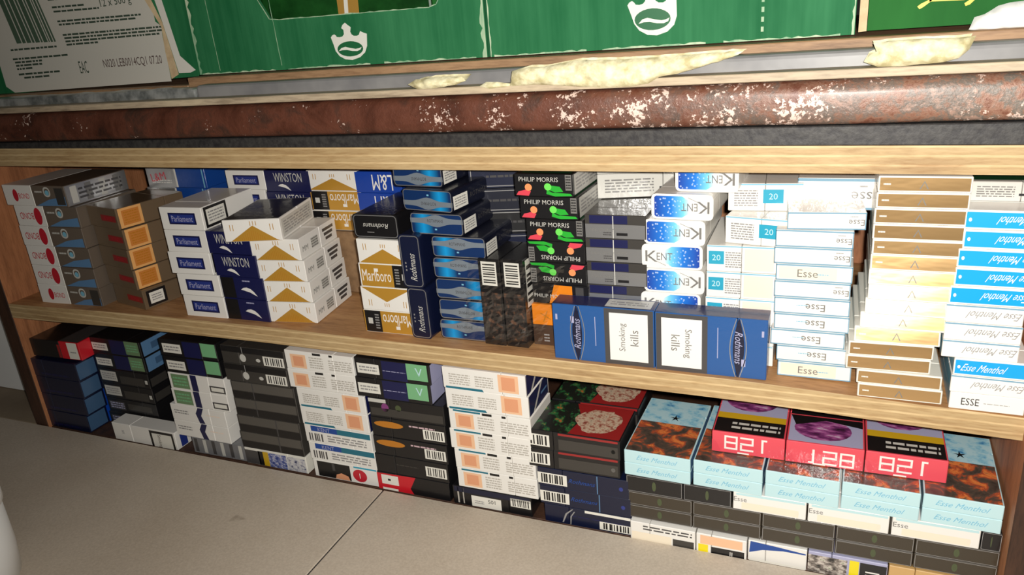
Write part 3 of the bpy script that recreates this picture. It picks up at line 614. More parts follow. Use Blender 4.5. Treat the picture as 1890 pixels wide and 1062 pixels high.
# ---------------------------------------------------------------- the shelf unit
DEC = {'crown': [[-445.2, 286.5], [-443.4, 288.3], [-441.1, 289.1], [-439.5, 288.1], [-438.6, 286.6], [-435.6, 286.2], [-432.5, 286.7], [-430.4, 288.6], [-430.3, 292.4], [-432.4, 294.1], [-430.7, 296.7], [-427.6, 298.6], [-424.8, 296.3], [-422.0, 294.3], [-423.2, 290.5], [-422.2, 288.1], [-420.1, 286.7], [-416.6, 286.5], [-414.3, 287.4], [-412.6, 290.4], [-409.1, 288.8], [-405.8, 287.7], [-407.2, 277.3], [-410.3, 271.7], [-416.3, 267.6], [-425.0, 265.5], [-432.7, 266.4], [-438.7, 269.6], [-442.1, 274.1], [-443.4, 280.1]], 'bean': [[-411.7, 275.1], [-412.4, 273.4], [-414.0, 271.8], [-416.4, 270.5], [-419.5, 269.5], [-422.9, 268.9], [-426.6, 268.7], [-430.2, 269.0], [-433.5, 269.8], [-436.3, 270.9], [-438.3, 272.4], [-439.5, 274.1], [-439.7, 275.8], [-439.0, 277.6], [-437.3, 279.2], [-434.9, 280.5], [-431.8, 281.5], [-428.3, 282.1], [-424.7, 282.2], [-421.1, 281.9], [-417.9, 281.1], [-415.1, 280.0], [-413.1, 278.5], [-412.0, 276.9]], 'wave': [[-438.5, 274.0], [-435.0, 276.7], [-430.7, 277.5], [-425.5, 276.3], [-419.7, 275.2], [-416.1, 275.6], [-413.0, 276.6], [-414.6, 274.3], [-418.3, 273.2], [-423.6, 273.5], [-429.4, 274.7], [-434.2, 274.7]], 'crown2': [[-163.5, 295.4], [-162.0, 297.5], [-159.8, 298.5], [-158.1, 297.3], [-156.9, 295.6], [-154.0, 295.2], [-151.0, 295.9], [-149.2, 297.9], [-149.7, 302.3], [-152.0, 304.3], [-150.8, 307.2], [-148.1, 309.4], [-145.0, 306.9], [-141.9, 304.6], [-142.4, 300.3], [-141.1, 297.5], [-138.8, 296.0], [-135.3, 295.8], [-133.2, 296.8], [-132.1, 300.3], [-128.4, 298.5], [-125.0, 297.2], [-124.7, 285.4], [-126.8, 278.9], [-132.1, 274.1], [-140.3, 271.7], [-147.9, 272.5], [-154.4, 276.1], [-158.4, 281.3], [-160.7, 288.1]], 'bean2': [[-129.5, 284.0], [-129.8, 281.9], [-131.2, 280.0], [-133.3, 278.3], [-136.2, 277.0], [-139.6, 276.1], [-143.3, 275.8], [-147.0, 276.0], [-150.5, 276.8], [-153.6, 278.1], [-155.9, 279.8], [-157.4, 281.8], [-158.0, 283.9], [-157.6, 286.1], [-156.2, 288.0], [-153.9, 289.7], [-151.0, 291.0], [-147.6, 291.8], [-143.9, 292.1], [-140.2, 291.8], [-136.8, 291.0], [-133.8, 289.7], [-131.5, 288.1], [-130.0, 286.1]], 'wave2': [[-154.9, 281.1], [-151.8, 284.3], [-147.7, 285.3], [-142.4, 283.9], [-136.6, 282.8], [-133.1, 283.3], [-130.2, 284.5], [-131.4, 281.8], [-134.9, 280.5], [-140.1, 280.8], [-146.0, 282.1], [-150.7, 282.1]], 'label': [[-911.6, 386.2], [-668.8, 365.7], [-664.2, 339.9], [-658.6, 334.4], [-654.3, 322.7], [-654.4, 313.3], [-647.7, 308.7], [-649.2, 299.3], [-649.6, 283.8], [-650.7, 253.9], [-892.8, 249.3], [-904.5, 256.5], [-904.5, 293.0]], 'flap': [[-651.6, 349.2], [-641.0, 348.4], [-639.4, 333.0], [-631.4, 278.7], [-614.7, 264.0], [-622.6, 261.6], [-637.9, 261.7], [-640.9, 283.4], [-645.0, 312.7]], 'tear': [[-664.2, 339.9], [-652.9, 334.0], [-645.0, 312.7], [-640.9, 283.4], [-638.2, 260.6], [-649.3, 256.1], [-649.6, 283.8], [-647.4, 307.6]], 'bars': [[[-882.1, 383.7], [-874.4, 383.0], [-857.5, 302.7], [-865.6, 302.6]], [[-872.7, 382.9], [-867.6, 382.5], [-850.4, 302.6], [-855.8, 302.4]], [[-865.9, 382.3], [-859.1, 381.7], [-841.7, 302.4], [-848.8, 302.3]], [[-857.4, 381.6], [-854.1, 381.3], [-836.5, 302.3], [-840.1, 302.1]], [[-852.4, 381.2], [-845.7, 380.6], [-827.9, 302.2], [-834.9, 302.0]], [[-844.0, 380.5], [-841.5, 380.3], [-823.6, 302.1], [-826.3, 301.9]], [[-839.9, 380.1], [-834.1, 379.6], [-815.9, 301.9], [-822.0, 301.8]], [[-832.4, 379.5], [-830.8, 379.4], [-812.5, 301.9], [-814.3, 301.6]], [[-829.1, 379.2], [-825.8, 378.9], [-807.4, 301.8], [-810.9, 301.6]], [[-824.2, 378.8], [-821.8, 378.6], [-803.2, 301.7], [-805.8, 301.5]]], 'lines': [[[-798.9, 345.3], [-788.9, 345.2], [-789.0, 343.3], [-798.9, 343.5]], [[-787.6, 345.1], [-783.9, 345.1], [-784.0, 343.2], [-787.7, 343.3]], [[-782.6, 345.1], [-776.9, 345.0], [-777.0, 343.2], [-782.7, 343.2]], [[-775.6, 345.0], [-768.4, 344.9], [-768.5, 343.0], [-775.7, 343.1]], [[-767.2, 344.8], [-761.0, 344.8], [-761.1, 342.9], [-767.2, 343.0]], [[-759.7, 344.7], [-754.1, 344.7], [-754.1, 342.8], [-759.8, 342.9]], [[-795.4, 337.4], [-787.9, 337.3], [-788.0, 335.4], [-795.5, 335.5]], [[-786.6, 337.3], [-782.0, 337.2], [-782.1, 335.4], [-786.7, 335.4]], [[-780.7, 337.2], [-776.6, 337.2], [-776.7, 335.3], [-780.7, 335.4]], [[-775.3, 337.2], [-766.6, 337.1], [-766.6, 335.2], [-775.4, 335.3]], [[-765.3, 337.0], [-758.3, 337.0], [-758.4, 335.1], [-765.3, 335.2]], [[-757.0, 337.0], [-747.7, 336.9], [-747.7, 335.0], [-757.1, 335.1]], [[-794.7, 332.9], [-783.8, 332.8], [-783.9, 331.0], [-794.8, 331.1]], [[-782.5, 332.8], [-775.2, 332.7], [-775.2, 330.9], [-782.6, 331.0]], [[-773.9, 332.7], [-764.8, 332.7], [-764.8, 330.8], [-773.9, 330.9]], [[-763.5, 332.6], [-752.8, 332.5], [-752.8, 330.7], [-763.5, 330.8]], [[-751.5, 332.5], [-744.4, 332.5], [-744.4, 330.6], [-751.5, 330.7]], [[-743.1, 332.5], [-736.8, 332.4], [-736.8, 330.6], [-743.1, 330.6]], [[-735.5, 332.4], [-730.7, 332.3], [-730.8, 330.5], [-735.6, 330.6]], [[-729.5, 332.3], [-727.0, 332.3], [-727.1, 330.5], [-729.5, 330.5]], [[-793.0, 322.8], [-788.1, 322.8], [-788.2, 320.9], [-793.1, 320.9]], [[-786.8, 322.8], [-779.9, 322.8], [-780.0, 320.9], [-786.9, 320.9]], [[-778.6, 322.8], [-769.0, 322.7], [-769.1, 320.9], [-778.6, 320.9]], [[-767.7, 322.7], [-757.1, 322.7], [-757.1, 320.8], [-767.8, 320.8]], [[-755.8, 322.7], [-751.4, 322.6], [-751.5, 320.8], [-755.8, 320.8]], [[-750.2, 322.6], [-742.6, 322.6], [-742.7, 320.8], [-750.2, 320.8]], [[-741.4, 322.6], [-735.8, 322.6], [-735.8, 320.7], [-741.4, 320.7]], [[-734.5, 322.6], [-729.9, 322.5], [-729.9, 320.7], [-734.6, 320.7]], [[-728.6, 322.5], [-722.8, 322.5], [-722.8, 320.7], [-728.7, 320.7]], [[-721.5, 322.5], [-715.4, 322.5], [-715.5, 320.6], [-721.5, 320.7]], [[-714.2, 322.5], [-708.5, 322.4], [-708.5, 320.6], [-714.2, 320.6]], [[-707.3, 322.4], [-696.7, 322.4], [-696.7, 320.6], [-707.3, 320.6]], [[-695.5, 322.4], [-686.5, 322.3], [-686.5, 320.5], [-695.5, 320.6]], [[-685.3, 322.3], [-681.3, 322.3], [-681.3, 320.5], [-685.3, 320.5]], [[-680.1, 322.3], [-676.1, 322.3], [-676.1, 320.5], [-680.1, 320.5]], [[-674.9, 322.3], [-671.5, 322.3], [-671.5, 320.5], [-674.9, 320.5]], [[-791.9, 319.4], [-787.3, 319.4], [-787.4, 317.5], [-791.9, 317.5]], [[-786.0, 319.4], [-783.0, 319.4], [-783.1, 317.5], [-786.1, 317.5]], [[-781.7, 319.4], [-774.0, 319.4], [-774.0, 317.5], [-781.8, 317.5]], [[-772.6, 319.4], [-769.0, 319.3], [-769.0, 317.5], [-772.7, 317.5]], [[-767.7, 319.3], [-759.4, 319.3], [-759.4, 317.5], [-767.7, 317.5]], [[-758.1, 319.3], [-751.6, 319.3], [-751.6, 317.4], [-758.2, 317.4]], [[-750.3, 319.3], [-747.8, 319.3], [-747.9, 317.4], [-750.4, 317.4]], [[-746.6, 319.3], [-736.7, 319.2], [-736.7, 317.4], [-746.6, 317.4]], [[-735.4, 319.2], [-731.6, 319.2], [-731.7, 317.4], [-735.5, 317.4]], [[-730.4, 319.2], [-724.0, 319.2], [-724.1, 317.4], [-730.4, 317.4]], [[-722.8, 319.2], [-717.0, 319.2], [-717.0, 317.4], [-722.8, 317.4]], [[-715.7, 319.2], [-710.7, 319.2], [-710.7, 317.3], [-715.8, 317.3]], [[-709.5, 319.2], [-703.1, 319.1], [-703.1, 317.3], [-709.5, 317.3]], [[-701.9, 319.1], [-691.3, 319.1], [-691.3, 317.3], [-701.9, 317.3]], [[-690.0, 319.1], [-680.0, 319.1], [-680.0, 317.3], [-690.0, 317.3]], [[-790.3, 308.7], [-784.1, 308.7], [-784.2, 306.8], [-790.4, 306.8]], [[-782.8, 308.7], [-777.2, 308.7], [-777.3, 306.8], [-782.9, 306.8]], [[-775.9, 308.7], [-766.3, 308.7], [-766.4, 306.8], [-776.0, 306.8]], [[-765.0, 308.7], [-757.0, 308.7], [-757.0, 306.9], [-765.1, 306.8]], [[-755.7, 308.7], [-749.6, 308.8], [-749.6, 306.9], [-755.7, 306.9]], [[-748.3, 308.8], [-742.8, 308.8], [-742.9, 306.9], [-748.3, 306.9]], [[-741.6, 308.8], [-736.3, 308.8], [-736.4, 306.9], [-741.6, 306.9]], [[-735.1, 308.8], [-725.8, 308.8], [-725.9, 306.9], [-735.1, 306.9]], [[-724.6, 308.8], [-721.8, 308.8], [-721.8, 306.9], [-724.6, 306.9]], [[-720.5, 308.8], [-717.3, 308.8], [-717.3, 307.0], [-720.5, 306.9]], [[-716.0, 308.8], [-712.9, 308.8], [-712.9, 307.0], [-716.0, 307.0]], [[-711.6, 308.8], [-706.1, 308.8], [-706.1, 307.0], [-711.7, 307.0]], [[-704.8, 308.8], [-698.1, 308.8], [-698.1, 307.0], [-704.8, 307.0]], [[-696.8, 308.8], [-689.9, 308.8], [-689.9, 307.0], [-696.9, 307.0]], [[-688.7, 308.8], [-685.4, 308.9], [-685.4, 307.0], [-688.7, 307.0]], [[-684.2, 308.9], [-680.0, 308.9], [-680.0, 307.0], [-684.2, 307.0]], [[-678.8, 308.9], [-669.9, 308.9], [-669.9, 307.1], [-678.8, 307.1]], [[-668.7, 308.9], [-660.3, 308.9], [-660.3, 307.1], [-668.7, 307.1]], [[-659.2, 308.9], [-656.6, 308.9], [-656.6, 307.1], [-659.1, 307.1]], [[-655.4, 308.9], [-651.8, 308.9], [-651.7, 307.1], [-655.4, 307.1]], [[-650.6, 308.9], [-646.2, 308.9], [-646.2, 307.1], [-650.6, 307.1]], [[-789.2, 305.2], [-778.0, 305.3], [-778.0, 303.4], [-789.2, 303.3]], [[-776.6, 305.3], [-766.6, 305.3], [-766.7, 303.4], [-776.7, 303.4]], [[-765.3, 305.3], [-755.5, 305.3], [-755.6, 303.5], [-765.4, 303.4]], [[-754.2, 305.4], [-750.8, 305.4], [-750.8, 303.5], [-754.3, 303.5]], [[-749.5, 305.4], [-745.5, 305.4], [-745.6, 303.5], [-749.5, 303.5]], [[-744.2, 305.4], [-741.2, 305.4], [-741.3, 303.5], [-744.3, 303.5]], [[-740.0, 305.4], [-732.4, 305.4], [-732.5, 303.6], [-740.0, 303.5]], [[-731.1, 305.4], [-723.8, 305.4], [-723.9, 303.6], [-731.2, 303.6]], [[-722.6, 305.5], [-716.2, 305.5], [-716.2, 303.6], [-722.6, 303.6]], [[-714.9, 305.5], [-706.8, 305.5], [-706.8, 303.7], [-715.0, 303.6]], [[-705.6, 305.5], [-695.8, 305.5], [-695.8, 303.7], [-705.6, 303.7]], [[-694.5, 305.5], [-691.0, 305.6], [-691.0, 303.7], [-694.5, 303.7]], [[-689.7, 305.6], [-682.0, 305.6], [-682.0, 303.8], [-689.7, 303.7]], [[-680.8, 305.6], [-670.6, 305.6], [-670.5, 303.8], [-680.8, 303.8]], [[-669.4, 305.6], [-667.1, 305.6], [-667.1, 303.8], [-669.3, 303.8]], [[-665.9, 305.6], [-655.8, 305.7], [-655.8, 303.9], [-665.9, 303.8]], [[-654.7, 305.7], [-648.0, 305.7], [-647.9, 303.9], [-654.6, 303.9]], [[-788.8, 301.8], [-780.7, 301.9], [-780.8, 300.0], [-788.9, 299.9]], [[-779.4, 301.9], [-774.4, 301.9], [-774.4, 300.0], [-779.5, 300.0]], [[-773.0, 301.9], [-767.9, 301.9], [-767.9, 300.0], [-773.1, 300.0]], [[-766.6, 301.9], [-763.3, 302.0], [-763.4, 300.1], [-766.6, 300.0]], [[-762.0, 302.0], [-752.8, 302.0], [-752.9, 300.1], [-762.0, 300.1]], [[-751.5, 302.0], [-740.7, 302.1], [-740.7, 300.2], [-751.6, 300.1]], [[-739.4, 302.1], [-735.9, 302.1], [-736.0, 300.2], [-739.4, 300.2]], [[-734.7, 302.1], [-727.7, 302.1], [-727.7, 300.3], [-734.7, 300.2]], [[-726.4, 302.1], [-716.6, 302.2], [-716.6, 300.3], [-726.4, 300.3]], [[-715.3, 302.2], [-711.8, 302.2], [-711.8, 300.3], [-715.4, 300.3]], [[-710.6, 302.2], [-700.1, 302.3], [-700.1, 300.4], [-710.6, 300.4]], [[-698.9, 302.3], [-691.4, 302.3], [-691.4, 300.5], [-698.9, 300.4]], [[-690.2, 302.3], [-684.7, 302.3], [-684.7, 300.5], [-690.2, 300.5]], [[-683.5, 302.3], [-681.1, 302.3], [-681.1, 300.5], [-683.5, 300.5]], [[-679.9, 302.3], [-676.7, 302.4], [-676.7, 300.5], [-679.9, 300.5]], [[-675.5, 302.4], [-673.1, 302.4], [-673.1, 300.6], [-675.4, 300.5]], [[-671.9, 302.4], [-664.2, 302.4], [-664.2, 300.6], [-671.9, 300.6]], [[-663.0, 302.4], [-657.4, 302.5], [-657.4, 300.6], [-663.0, 300.6]], [[-656.3, 302.5], [-652.3, 302.5], [-652.3, 300.7], [-656.2, 300.7]], [[-788.5, 298.4], [-779.7, 298.5], [-779.8, 296.6], [-788.6, 296.5]], [[-778.4, 298.5], [-775.5, 298.5], [-775.6, 296.6], [-778.5, 296.6]], [[-774.2, 298.5], [-763.0, 298.6], [-763.0, 296.7], [-774.3, 296.6]], [[-761.6, 298.6], [-753.5, 298.6], [-753.6, 296.7], [-761.7, 296.7]], [[-752.2, 298.6], [-747.1, 298.7], [-747.2, 296.8], [-752.3, 296.8]], [[-745.8, 298.7], [-740.9, 298.7], [-740.9, 296.8], [-745.9, 296.8]], [[-879.6, 287.1], [-871.3, 287.2], [-871.5, 285.2], [-879.8, 285.1]], [[-869.9, 287.2], [-865.7, 287.2], [-865.9, 285.2], [-870.0, 285.2]], [[-864.3, 287.3], [-861.4, 287.3], [-861.6, 285.3], [-864.4, 285.2]], [[-860.0, 287.3], [-851.8, 287.4], [-851.9, 285.4], [-860.2, 285.3]], [[-850.4, 287.4], [-840.8, 287.5], [-840.9, 285.5], [-850.5, 285.4]], [[-839.4, 287.5], [-831.2, 287.6], [-831.3, 285.6], [-839.5, 285.5]], [[-829.8, 287.6], [-821.9, 287.7], [-822.0, 285.7], [-829.9, 285.7]], [[-820.5, 287.7], [-814.9, 287.8], [-815.0, 285.8], [-820.6, 285.8]], [[-813.5, 287.8], [-802.0, 287.9], [-802.1, 286.0], [-813.6, 285.8]], [[-800.6, 287.9], [-790.9, 288.1], [-791.0, 286.1], [-800.7, 286.0]], [[-877.6, 283.4], [-867.8, 283.5], [-867.9, 281.5], [-877.8, 281.4]], [[-866.3, 283.6], [-861.1, 283.6], [-861.3, 281.6], [-866.5, 281.5]], [[-859.7, 283.6], [-849.9, 283.8], [-850.1, 281.8], [-859.9, 281.6]], [[-848.5, 283.8], [-844.5, 283.8], [-844.7, 281.8], [-848.6, 281.8]], [[-843.1, 283.8], [-839.6, 283.9], [-839.8, 281.9], [-843.2, 281.9]], [[-838.2, 283.9], [-833.1, 284.0], [-833.2, 282.0], [-838.3, 281.9]], [[-877.4, 279.8], [-871.7, 279.9], [-871.8, 277.9], [-877.6, 277.8]], [[-870.2, 279.9], [-865.5, 280.0], [-865.7, 278.0], [-870.4, 277.9]], [[-864.1, 280.0], [-851.6, 280.2], [-851.8, 278.2], [-864.3, 278.0]], [[-850.2, 280.2], [-840.5, 280.3], [-840.6, 278.3], [-850.3, 278.2]], [[-839.0, 280.4], [-834.4, 280.4], [-834.5, 278.4], [-839.2, 278.4]], [[-877.2, 276.2], [-874.1, 276.3], [-874.3, 274.2], [-877.4, 274.2]], [[-872.7, 276.3], [-869.8, 276.3], [-869.9, 274.3], [-872.8, 274.2]], [[-868.3, 276.3], [-864.1, 276.4], [-864.2, 274.4], [-868.5, 274.3]], [[-862.6, 276.4], [-851.9, 276.6], [-852.0, 274.6], [-862.8, 274.4]], [[-877.1, 270.2], [-867.6, 270.4], [-867.8, 268.3], [-877.3, 268.1]], [[-866.2, 270.4], [-853.9, 270.6], [-854.1, 268.6], [-866.3, 268.3]], [[-852.5, 270.6], [-847.2, 270.7], [-847.3, 268.7], [-852.6, 268.6]], [[-845.7, 270.8], [-837.2, 270.9], [-837.3, 268.9], [-845.9, 268.7]], [[-835.8, 270.9], [-827.0, 271.1], [-827.1, 269.1], [-835.9, 268.9]], [[-825.6, 271.1], [-820.6, 271.2], [-820.8, 269.2], [-825.7, 269.1]], [[-819.2, 271.2], [-809.9, 271.4], [-810.0, 269.4], [-819.4, 269.2]], [[-869.8, 266.3], [-858.3, 266.5], [-858.5, 264.5], [-869.9, 264.2]], [[-856.9, 266.5], [-853.0, 266.6], [-853.2, 264.6], [-857.0, 264.5]], [[-851.6, 266.6], [-839.3, 266.9], [-839.4, 264.9], [-851.7, 264.6]], [[-837.9, 266.9], [-828.3, 267.1], [-828.4, 265.1], [-838.0, 264.9]], [[-878.8, 297.1], [-874.1, 297.2], [-874.2, 295.2], [-879.0, 295.1]], [[-872.6, 297.2], [-867.0, 297.2], [-867.2, 295.2], [-872.8, 295.2]], [[-865.6, 297.2], [-858.2, 297.3], [-858.4, 295.3], [-865.7, 295.2]], [[-856.8, 297.3], [-847.2, 297.4], [-847.3, 295.4], [-856.9, 295.3]], [[-845.7, 297.4], [-838.7, 297.4], [-838.8, 295.4], [-845.9, 295.4]], [[-837.3, 297.4], [-831.3, 297.5], [-831.5, 295.5], [-837.4, 295.4]], [[-829.9, 297.5], [-825.5, 297.5], [-825.6, 295.5], [-830.1, 295.5]], [[-824.1, 297.5], [-819.2, 297.5], [-819.3, 295.6], [-824.2, 295.5]], [[-817.8, 297.5], [-809.3, 297.6], [-809.4, 295.7], [-818.0, 295.6]], [[-807.9, 297.6], [-804.2, 297.6], [-804.3, 295.7], [-808.0, 295.7]]], 'pts': {'code': [-741.7959797618335, 271.8933683540668], 'code2': [-656.3426331146851, 276.5749618942305], 'eac': [-771.6473758572664, 273.1091594028047], 'n500': [-702.2346143631926, 336.37032838544184]}, 'window': [[-524.7, 346.5], [-523.9, 328.7], [-511.8, 306.5], [-500.6, 305.4], [-339.4, 305.7], [-331.7, 307.8], [-326.5, 315.4], [-324.9, 336.8]], 'gstripe': [[-452.4, 347.5], [-428.1, 345.4], [-430.4, 297.9], [-453.4, 299.3]], 'whighlight': [[-442.8, 346.7], [-438.1, 346.3], [-442.5, 298.6], [-446.7, 298.8]], 'script': [[[41.8, 280.8], [44.0, 282.5], [47.8, 284.3], [50.8, 287.3], [52.9, 286.4], [49.3, 283.2], [45.5, 280.2], [43.3, 279.0]], [[49.1, 284.9], [70.1, 284.5], [70.5, 283.1], [48.6, 283.6]], [[70.4, 281.0], [74.9, 284.1], [77.5, 284.0], [73.8, 280.1], [71.3, 279.2]]], 'scrap': [[73.7, 261.9], [75.4, 266.3], [77.0, 271.7], [82.7, 273.3], [90.2, 278.2], [96.7, 279.8], [105.6, 280.5], [122.8, 283.2], [125.9, 261.6], [105.1, 261.5]], 'foam': [[[-244.8, 243.2], [-242.5, 254.7], [-232.2, 257.1], [-216.6, 256.9], [-190.2, 260.6], [-152.7, 259.7], [-116.9, 260.3], [-86.5, 261.5], [-67.5, 261.3], [-75.4, 257.7], [-93.9, 252.6], [-113.1, 247.8], [-126.9, 246.0], [-134.9, 241.6], [-147.2, 237.7], [-170.0, 239.6], [-195.6, 241.6], [-222.0, 243.7]], [[9.4, 250.8], [13.0, 255.5], [16.7, 257.0], [14.4, 262.5], [23.2, 263.4], [41.9, 263.8], [63.2, 263.3], [72.9, 264.0], [70.0, 255.8], [64.6, 250.7], [55.7, 248.5], [43.4, 248.0], [30.9, 247.1], [18.1, 247.3]], [[-337.1, 247.4], [-328.9, 251.5], [-311.1, 252.6], [-286.5, 252.1], [-283.5, 248.7], [-292.1, 246.0], [-312.2, 243.6], [-327.5, 243.2]], [[-271.5, 244.0], [-265.5, 247.2], [-256.1, 246.9], [-244.6, 245.2], [-245.7, 243.2], [-263.7, 241.7]]]}
def zs(x):
    pts = [(-1000,-2),(-900,-.5),(-750,3),(-554,4.6),(-446,3.4),(-304,2.3),(-61,1),(40,-2.5),(160,-5.5)]
    for (a, p), (b, q) in zip(pts, pts[1:]):
        if x <= b: return p+(q-p)*(x-a)/(b-a)
    return pts[-1][1]
XL, XR = -949, 136
unit = empty('shelf_unit', (-400, 150, -200)); tag(unit, 'plywood shelf unit with two shelves full of cigarette packs and brown side posts', 'shelf')
def upart(name, me):
    o = link(name, me, unit); o.location = (.4, -.15, .2); return o
def bent_board(name, x0, x1, y0, y1, th, mat_edge, mat_top, zf, n=40):
    bm = bmesh.new(); rows = []
    for i in range(n+1):
        x = x0+(x1-x0)*i/n; h = zf(x)
        rows.append([bm.verts.new((x, y0, h-th)), bm.verts.new((x, y0, h-.6)), bm.verts.new((x, y0+.6, h)), bm.verts.new((x, y1, h)), bm.verts.new((x, y1, h-th))])
    for a, b in zip(rows, rows[1:]):
        for j in range(5):
            f = bm.faces.new((a[j], b[j], b[(j+1) % 5], a[(j+1) % 5])); f.material_index = 1 if j in (2, 4) else 0
    bm.faces.new(rows[0]); bm.faces.new(rows[-1][::-1]); bmesh.ops.recalc_face_normals(bm, faces=bm.faces)
    return bm_mesh(bm, name, [mat_edge, mat_top])
upart('shelf_board', bent_board('shelf_board', XL+.2, XR-.2, 0, 318, 18.5, PLY, PLYTOP, zs))
upart('shelf_board', bent_board('shelf_board', XL-19, XR+250, 0, 330, 20, PLY, PLYTOP, lambda x: 194))
upart('shelf_board', bent_board('shelf_board', XL+.2, XR-.2, 4, 318, 16, EDGEDARK, EDGEDARK, lambda x: -178.8))  # floor board coloured dark so strips between the packs look like shadow
def ubox(name, lo, hi, mat, bev=.8):
    bm = bmesh.new(); bm_box(bm, lo, hi, bev); return upart(name, bm_mesh(bm, name, mat))
def side(x0, x1, yf):
    bm = bmesh.new(); bm_box(bm, (x0, yf, -260), (x1, 330, 173.5), .8)
    bm.faces.ensure_lookup_table()
    for f in bm.faces:
        if f.normal.y < -.6: f.material_index = 1
    return bm_mesh(bm, 'side_post', [DARKWOOD, EDGEDARK])
upart('side_post', side(XL-23, XL, -.5)); upart('side_post', side(XR, XR+30, -13))
ubox('back_panel', (XL+.3, 319, -178), (XR-.3, 329.5, 173), DARKWOOD)
riser = empty('cardboard_box', (-560, 205, 5.5)); tag(riser, 'plain brown cardboard box in the shadow behind the front upper stacks', 'box')
bm = bmesh.new(); bm_box(bm, (-235, -98, 0), (150, 95, 72.6), 1); link('carton_body', bm_mesh(bm, 'carton_body', KRAFT), riser)
bm = bmesh.new(); bm_box(bm, (-235, -24, 72.6), (150, 24, 72.8)); link('packing_tape', bm_mesh(bm, 'packing_tape', CARD), riser)

# ---------------------------------------------------------------- worktop in front, wall and floor beyond
for nm, x0, x1, lab in (('left', -1500, -431.9, 'beige laminate worktop board left of the seam, in front of the lower shelf'), ('right', -430.2, 700, 'beige laminate worktop board right of the seam, in front of the lower shelf')):
    o = box('worktop_board', (x0, -720, -193.5), (x1, -14 if nm == 'right' and False else -1.5, -175.5), TABLE, None, .7); tag(o, lab, 'worktop', 'worktop boards')
k_ = box('floor', (-1700, -900, -262), (700, 700, -260), simple_noise('floor_paint', (120,108,92), (140,128,112), 20, .7)); k_['kind'] = 'structure'
k_ = box('seam_dark_under', (-470, -700, -200), (-392, -6, -194.2), DARKSTEEL); k_['kind'] = 'structure'  # dark strip added below the seam so the open gap looks shaded
k_ = box('seam_dark_fill', (-431.8, -715, -193), (-430.3, -2.2, -176.4), DARKSTEEL, None, 0); k_['kind'] = 'structure'  # dark filler added inside the seam, standing in for shade in the gap
k_ = box('trim_1', (-1500, 0, -260), (-973, 110, -176.5), simple_noise('beige_board', (126,110,90), (146,130,108), 9, .7)); k_['kind'] = 'structure'
k_ = box('wall_left', (-1700, 66, -176), (-975, 80, 560), simple_noise('white_wall', (236,238,236), (244,244,242), 6, .7, .05)); k_['kind'] = 'structure'

# ---------------------------------------------------------------- ledge above: rusty bar, rail, batten, plank
TILT = .0089
def zt(x): return TILT*(x+430)
def tilted(name, lo, hi, mat, parent, bev=.8, seg=2, nx=1):
    bm = bmesh.new(); bm_box(bm, lo, hi, bev, seg)
    if nx > 1:
        for i in range(1, nx):
            x = lo[0]+(hi[0]-lo[0])*i/nx
            bmesh.ops.bisect_plane(bm, geom=bm.verts[:]+bm.edges[:]+bm.faces[:], plane_co=(x, 0, 0), plane_no=(1, 0, 0))
    for v in bm.verts: v.co.z += zt(v.co.x)
    return bm, name, mat, parent
def t_link(bm, name, mat, parent):
    o = link(name, bm_mesh(bm, name, mat), parent); o.location = [-q for q in parent.location]; return o
X0, X1 = -1300, 440
bar = empty('steel_bar', (-430, 20, 194.2)); tag(bar, 'rusty square steel bar lying along the top board above the upper shelf', 'bar')
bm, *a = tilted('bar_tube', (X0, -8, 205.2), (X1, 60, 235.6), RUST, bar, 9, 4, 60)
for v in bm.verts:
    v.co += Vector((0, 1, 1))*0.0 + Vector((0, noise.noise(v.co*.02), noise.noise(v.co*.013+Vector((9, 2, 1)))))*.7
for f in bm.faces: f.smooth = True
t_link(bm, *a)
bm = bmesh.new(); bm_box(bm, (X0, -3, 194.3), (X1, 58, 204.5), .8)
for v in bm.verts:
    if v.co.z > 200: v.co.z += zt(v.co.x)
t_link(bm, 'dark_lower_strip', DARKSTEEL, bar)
bat = empty('batten', (-430, 0, 236)); tag(bat, 'thin weathered wooden batten lying on the rusty bar', 'batten')
t_link(*tilted('strip', (X0, -6, 236.6), (X1, 11.4, 242.6), BATTEN, bat, .5, 1))
rail = empty('grey_rail', (-430, 20, 236)); tag(rail, 'grey painted rail with cracked yellow foam patches under the green cartons', 'rail')
t_link(*tilted('rail_tube', (-585, 12, 236.5), (X1, 31, 253.5), GREYRAIL, rail, 4, 3))
foil = empty('foil_strip', (-900, 20, 236)); tag(foil, 'crumpled silver grey strip under the labelled carton at upper left', 'strip')
bm, *a = tilted('strip', (X0, 11.5, 236.5), (-586.5, 31, 251.5), SILVERFOIL, foil, 3, 2, 90)
for v in bm.verts:
    v.co += Vector((0, noise.noise(v.co*.06)*1.6, noise.noise(v.co*.045+Vector((3, 7, 1)))*1.6))
    v.co.y = min(max(v.co.y, 11.8), 32.4); v.co.z = max(v.co.z, 236.9+zt(v.co.x))
t_link(bm, *a)
plank = empty('plank', (-430, 170, 236)); tag(plank, 'brown wooden plank under the green coffee cartons', 'plank')
t_link(*tilted('board', (-612.4, 33, 236.6), (X1, 330, 259.4), PLANK, plank, .8, 1))
plank2 = empty('plank', (-900, 170, 236)); tag(plank2, 'brown wooden plank under the labelled carton at upper left', 'plank')
t_link(*tilted('board', (X0, 33, 236.6), (-613.4, 330, 252.4), PLANK, plank2, .8, 1))
